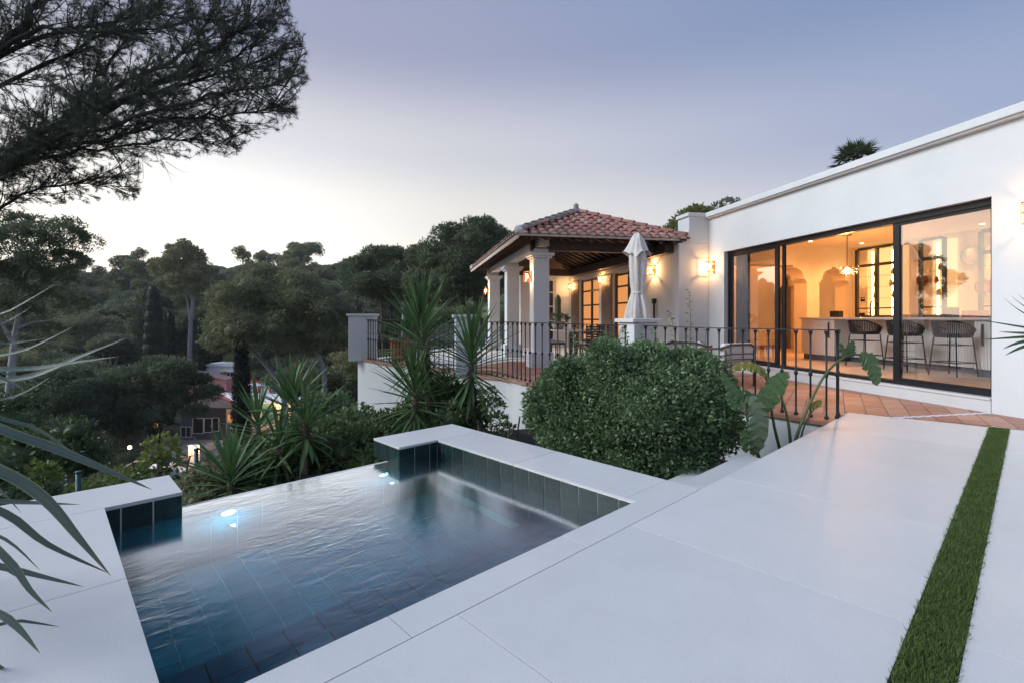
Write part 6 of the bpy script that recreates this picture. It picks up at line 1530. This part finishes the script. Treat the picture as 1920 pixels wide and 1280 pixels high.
# ------------------------------------------------------------------ overhanging stone pine (trunk left of the frame)
random.seed(5); rng = np.random.default_rng(5)
TB = Vector((-16.5, 11.5, 0)); TB.z = terr(TB.x, TB.y) - .3
op = Thing('stone_pine', 'large overhanging pine whose dark branches fill the upper left sky', 'tree', tuple(TB), 'W')
J = at(-330, 560, 11.3)
def lk(L__): return [at(x, y, Y) for x, y, Y in L__]
limbs = [
 (lk([(-330, 560, 11.3), (-150, 400, 10.8), (0, 320, 10.3), (75, 270, 10.0), (180, 215, 9.6), (290, 160, 9.3), (400, 95, 9.0), (470, 40, 8.9)]), .17, .025),
 (lk([(-330, 560, 11.3), (-130, 410, 10.9), (10, 300, 10.8), (120, 225, 10.6), (230, 160, 10.6), (330, 110, 10.7), (400, 30, 10.8)]), .14, .02),
 (lk([(-150, 400, 10.8), (0, 310, 10.6), (140, 245, 10.0), (260, 180, 9.6), (400, 145, 9.4), (520, 105, 9.3)]), .10, .015),
 (lk([(-150, 400, 10.8), (20, 300, 10.2), (140, 255, 9.5), (280, 215, 9.0), (420, 175, 8.7), (540, 160, 8.6)]), .09, .014),
 (lk([(-60, 360, 10.6), (60, 285, 10.4), (200, 262, 10.0), (330, 228, 9.6), (430, 215, 9.5), (530, 205, 9.5)]), .08, .012),
 (lk([(-150, 360, 10.8), (0, 307, 10.6), (130, 285, 10.6), (250, 270, 10.8), (350, 262, 11.0), (440, 275, 11.2)]), .07, .01),
 (lk([(-300, 300, 11.0), (-100, 160, 10.4), (20, 70, 10.0), (80, -10, 9.8), (160, -80, 9.6)]), .16, .05),
 (lk([(-100, 160, 10.4), (30, 95, 10.3), (160, 50, 10.5), (300, 30, 10.8), (420, 35, 11)]), .08, .012),
 (lk([(-60, 130, 10.2), (60, 62, 9.6), (200, 60, 9.2), (330, 50, 9.0)]), .07, .012),
 (lk([(-120, 200, 10.6), (30, 150, 10.4), (170, 80, 10.2), (240, 20, 10.2)]), .07, .012),
 (lk([(-330, 560, 11.3), (-120, 470, 11), (20, 380, 10.9), (120, 345, 10.9), (230, 350, 11)]), .07, .01),
 (lk([(80, -10, 9.8), (250, -40, 9.8), (400, -60, 10), (520, -40, 10)]), .07, .012),
 (lk([(120, 225, 10.6), (180, 150, 10.9), (250, 60, 11.1), (330, -30, 11.3)]), .05, .01),
 (lk([(290, 160, 9.3), (420, 120, 9.6), (500, 60, 9.9), (540, 10, 10)]), .04, .008),
 # towards the left and back, outside the photograph
 ([J, Vector((-17, 9.5, 5.4)), Vector((-19, 8, 7)), Vector((-21, 6.5, 8))], .14, .02), ([J, Vector((-18, 11.5, 5.5)), Vector((-20, 13, 7.5)), Vector((-22, 14, 8))], .13, .02), ([J, Vector((-15.5, 9.0, 5)), Vector((-15, 7, 6.5)), Vector((-14.5, 5, 7.4))], .12, .02)]
tk = MB(); tk.tube([p - TB for p in smooth_path([TB, Vector((-16.8, 11.4, -2)), Vector((-16.3, 11.3, .3)), J], 5)], list(np.linspace(.40, .20, 16)), 12); op.part('trunk', tk, 'dark_bark', True)
tk = MB(); tk.tube([p - TB for p in smooth_path([Vector((-16.4, 11.3, .2)), Vector((-16.2, 11.2, 2.5)), at(-300, 300, 11.0)], 5)], list(np.linspace(.26, .16, 11)), 10); op.part('trunk', tk, 'dark_bark', True)
env = [(-1600, -900), (640, -900), (560, -40), (545, 20), (575, 70), (580, 150), (557, 190), (562, 235), (525, 268), (470, 262), (440, 298), (400, 290), (345, 305), (262, 325), (268, 370), (215, 392), (130, 380), (60, 405), (-60, 400), (-1600, 700)]
TU = []; br = MB()
def ok_(p, mrg=0):
    if p.y < 4: return False
    x = 960 + p.x / p.y * 925; y = 595 - (p.z - CAM_H) / p.y * 925; return inside(x, y + mrg, env)
for P_, r0, r1 in limbs:
    pts = smooth_path(P_, 5); pts = [p + Vector((random.gauss(0, .02), random.gauss(0, .03), random.gauss(0, .03))) for p in pts]
    o = MB(); o.tube([p - TB for p in pts], list(np.linspace(r0 * .72, r1 * .8, len(pts))), 8); op.part('limb', o, 'dark_bark', True)
    Lp = sum((b - a).length for a, b in zip(pts[:-1], pts[1:])); ns = int(Lp * 6.2)
    for q in range(ns):
        t__ = .12 + .88 * (q + random.random()) / ns; f_ = t__ * (len(pts) - 1); i = min(int(f_), len(pts) - 2); p0 = pts[i].lerp(pts[i + 1], f_ - i)
        tan = (pts[i + 1] - pts[i]).normalized()
        dr = (tan * 1.15 + Vector((random.gauss(0, .42), random.gauss(0, .65), random.gauss(.08, .5)))).normalized(); ln_ = random.uniform(.5, 1.5) * (1.15 - .4 * t__)
        sp_ = [p0]; cur = p0.copy(); dd = dr.copy()
        for s_ in range(5):
            dd = (dd + Vector((random.gauss(0, .12), random.gauss(0, .12), random.gauss(.03, .12)))).normalized(); cur = cur + dd * ln_ / 5
            if not ok_(cur): break
            sp_.append(cur.copy())
        if len(sp_) < 2: continue
        br.tube([p - TB for p in sp_], list(np.linspace(.014, .005, len(sp_))), 4, False)
        for a in sp_[1:]:
            for _ in range(3):
                td = (dd + Vector((random.gauss(0, .6), random.gauss(0, .6), random.gauss(.05, .55)))).normalized(); tl = random.uniform(.12, .42); e_ = a + td * tl
                if not ok_(e_): continue
                br.tube([a - TB, e_ - TB], [.004, .0025], 3, False)
                for u_ in (1, .75):
                    if random.random() < (.92 if u_ == 1 else .5): TU.append((*(a.lerp(e_, u_) - TB), *td))
for x0, y0, x1, y1 in ((268, 320, 262, 350), (300, 318, 330, 332), (305, 315, 325, 352), (310, 315, 355, 325)):
    br.tube([at(x0, y0 - 12, 10) - TB, at((x0 + x1) / 2 + 4, (y0 + y1) / 2, 10) - TB, at(x1, y1, 10) - TB], [.006, .004, .002], 3, False)
op.part('twigs', br, 'dark_bark', kind='stuff')
TU = np.array(TU); K_ = 24
c = np.repeat(TU[:, :3], K_, 0); d = np.repeat(TU[:, 3:], K_, 0)
d = unit(d * .55 + rdir(len(c)) * .85 + np.array([0, 0, .12])); c = c - np.repeat(TU[:, 3:], K_, 0) * (rng.random((len(c), 1)) * .09)
v, f = needles(c, d, .07 + .05 * rng.random(len(c)), .0062)
link('needles', npmesh('needles', v, [f], 'near_pine'), op.o)['kind'] = 'stuff'
print('tufts', len(TU))

# ------------------------------------------------------------------ fan palm behind the villa
pb = at(1605, 300, 21)
pb.z += .05
pl = Thing('fan_palm', 'fan palm crown showing above the villa roof line', 'palm', (pb.x, pb.y, 0), 'W')
mb = MB(); mb.tube([(0, 0, 0), (.05, 0, pb.z - .3)], [.2, .16], 10); pl.part('trunk', mb, 'bark', True)
for i in range(34):
    az = i * 2.4; el = R(82 - 112 * (i / 33)); dirv = Vector((math.cos(az) * math.cos(el), math.sin(az) * math.cos(el), math.sin(el))); L1 = random.uniform(.5, .7); h0 = Vector((0, 0, pb.z - .25))
    tip = h0 + dirv * L1; mb = MB(); mb.tube([h0, tip], [.02, .012], 4)
    sd_ = dirv.cross(Vector((0, 0, 1))).normalized(); up_ = sd_.cross(dirv)
    o = pl.part('stalk', mb, 'stem_green'); m = MB()
    for k_ in range(17):
        a = R(-100 + 200 * k_ / 16); dd = dirv * math.cos(a) + sd_ * math.sin(a); e_ = tip + dd * random.uniform(.5, .62) + Vector((0, 0, -.10 * abs(math.sin(a)) - random.uniform(0, .10))); s_ = dd.cross(up_).normalized() * .032
        md = tip.lerp(e_, .5) + up_ * .02; m.add([tuple(tip), tuple(md + s_), tuple(e_), tuple(md - s_)], [(0, 1, 2, 3)])
    pl.part('frond', m, 'palm_leaf', parent=o)

# ------------------------------------------------------------------ evening haze in the valley
HZ = bpy.data.materials.new('haze'); HZ.use_nodes = True
hn = HZ.node_tree.nodes; hn.remove(hn['Principled BSDF'])
pv = hn.new('ShaderNodeVolumePrincipled'); pv.inputs['Color'].default_value = (.80, .84, .90, 1); pv.inputs['Density'].default_value = .0003; pv.inputs['Anisotropy'].default_value = .2
HZ.node_tree.links.new(pv.outputs[0], hn['Material Output'].inputs['Volume']); MAT['haze'] = HZ
hb = MB().box(-402, 402, -62, 500, -18, 48)
link('haze', hb.mesh('haze', 'haze'), kind='stuff')
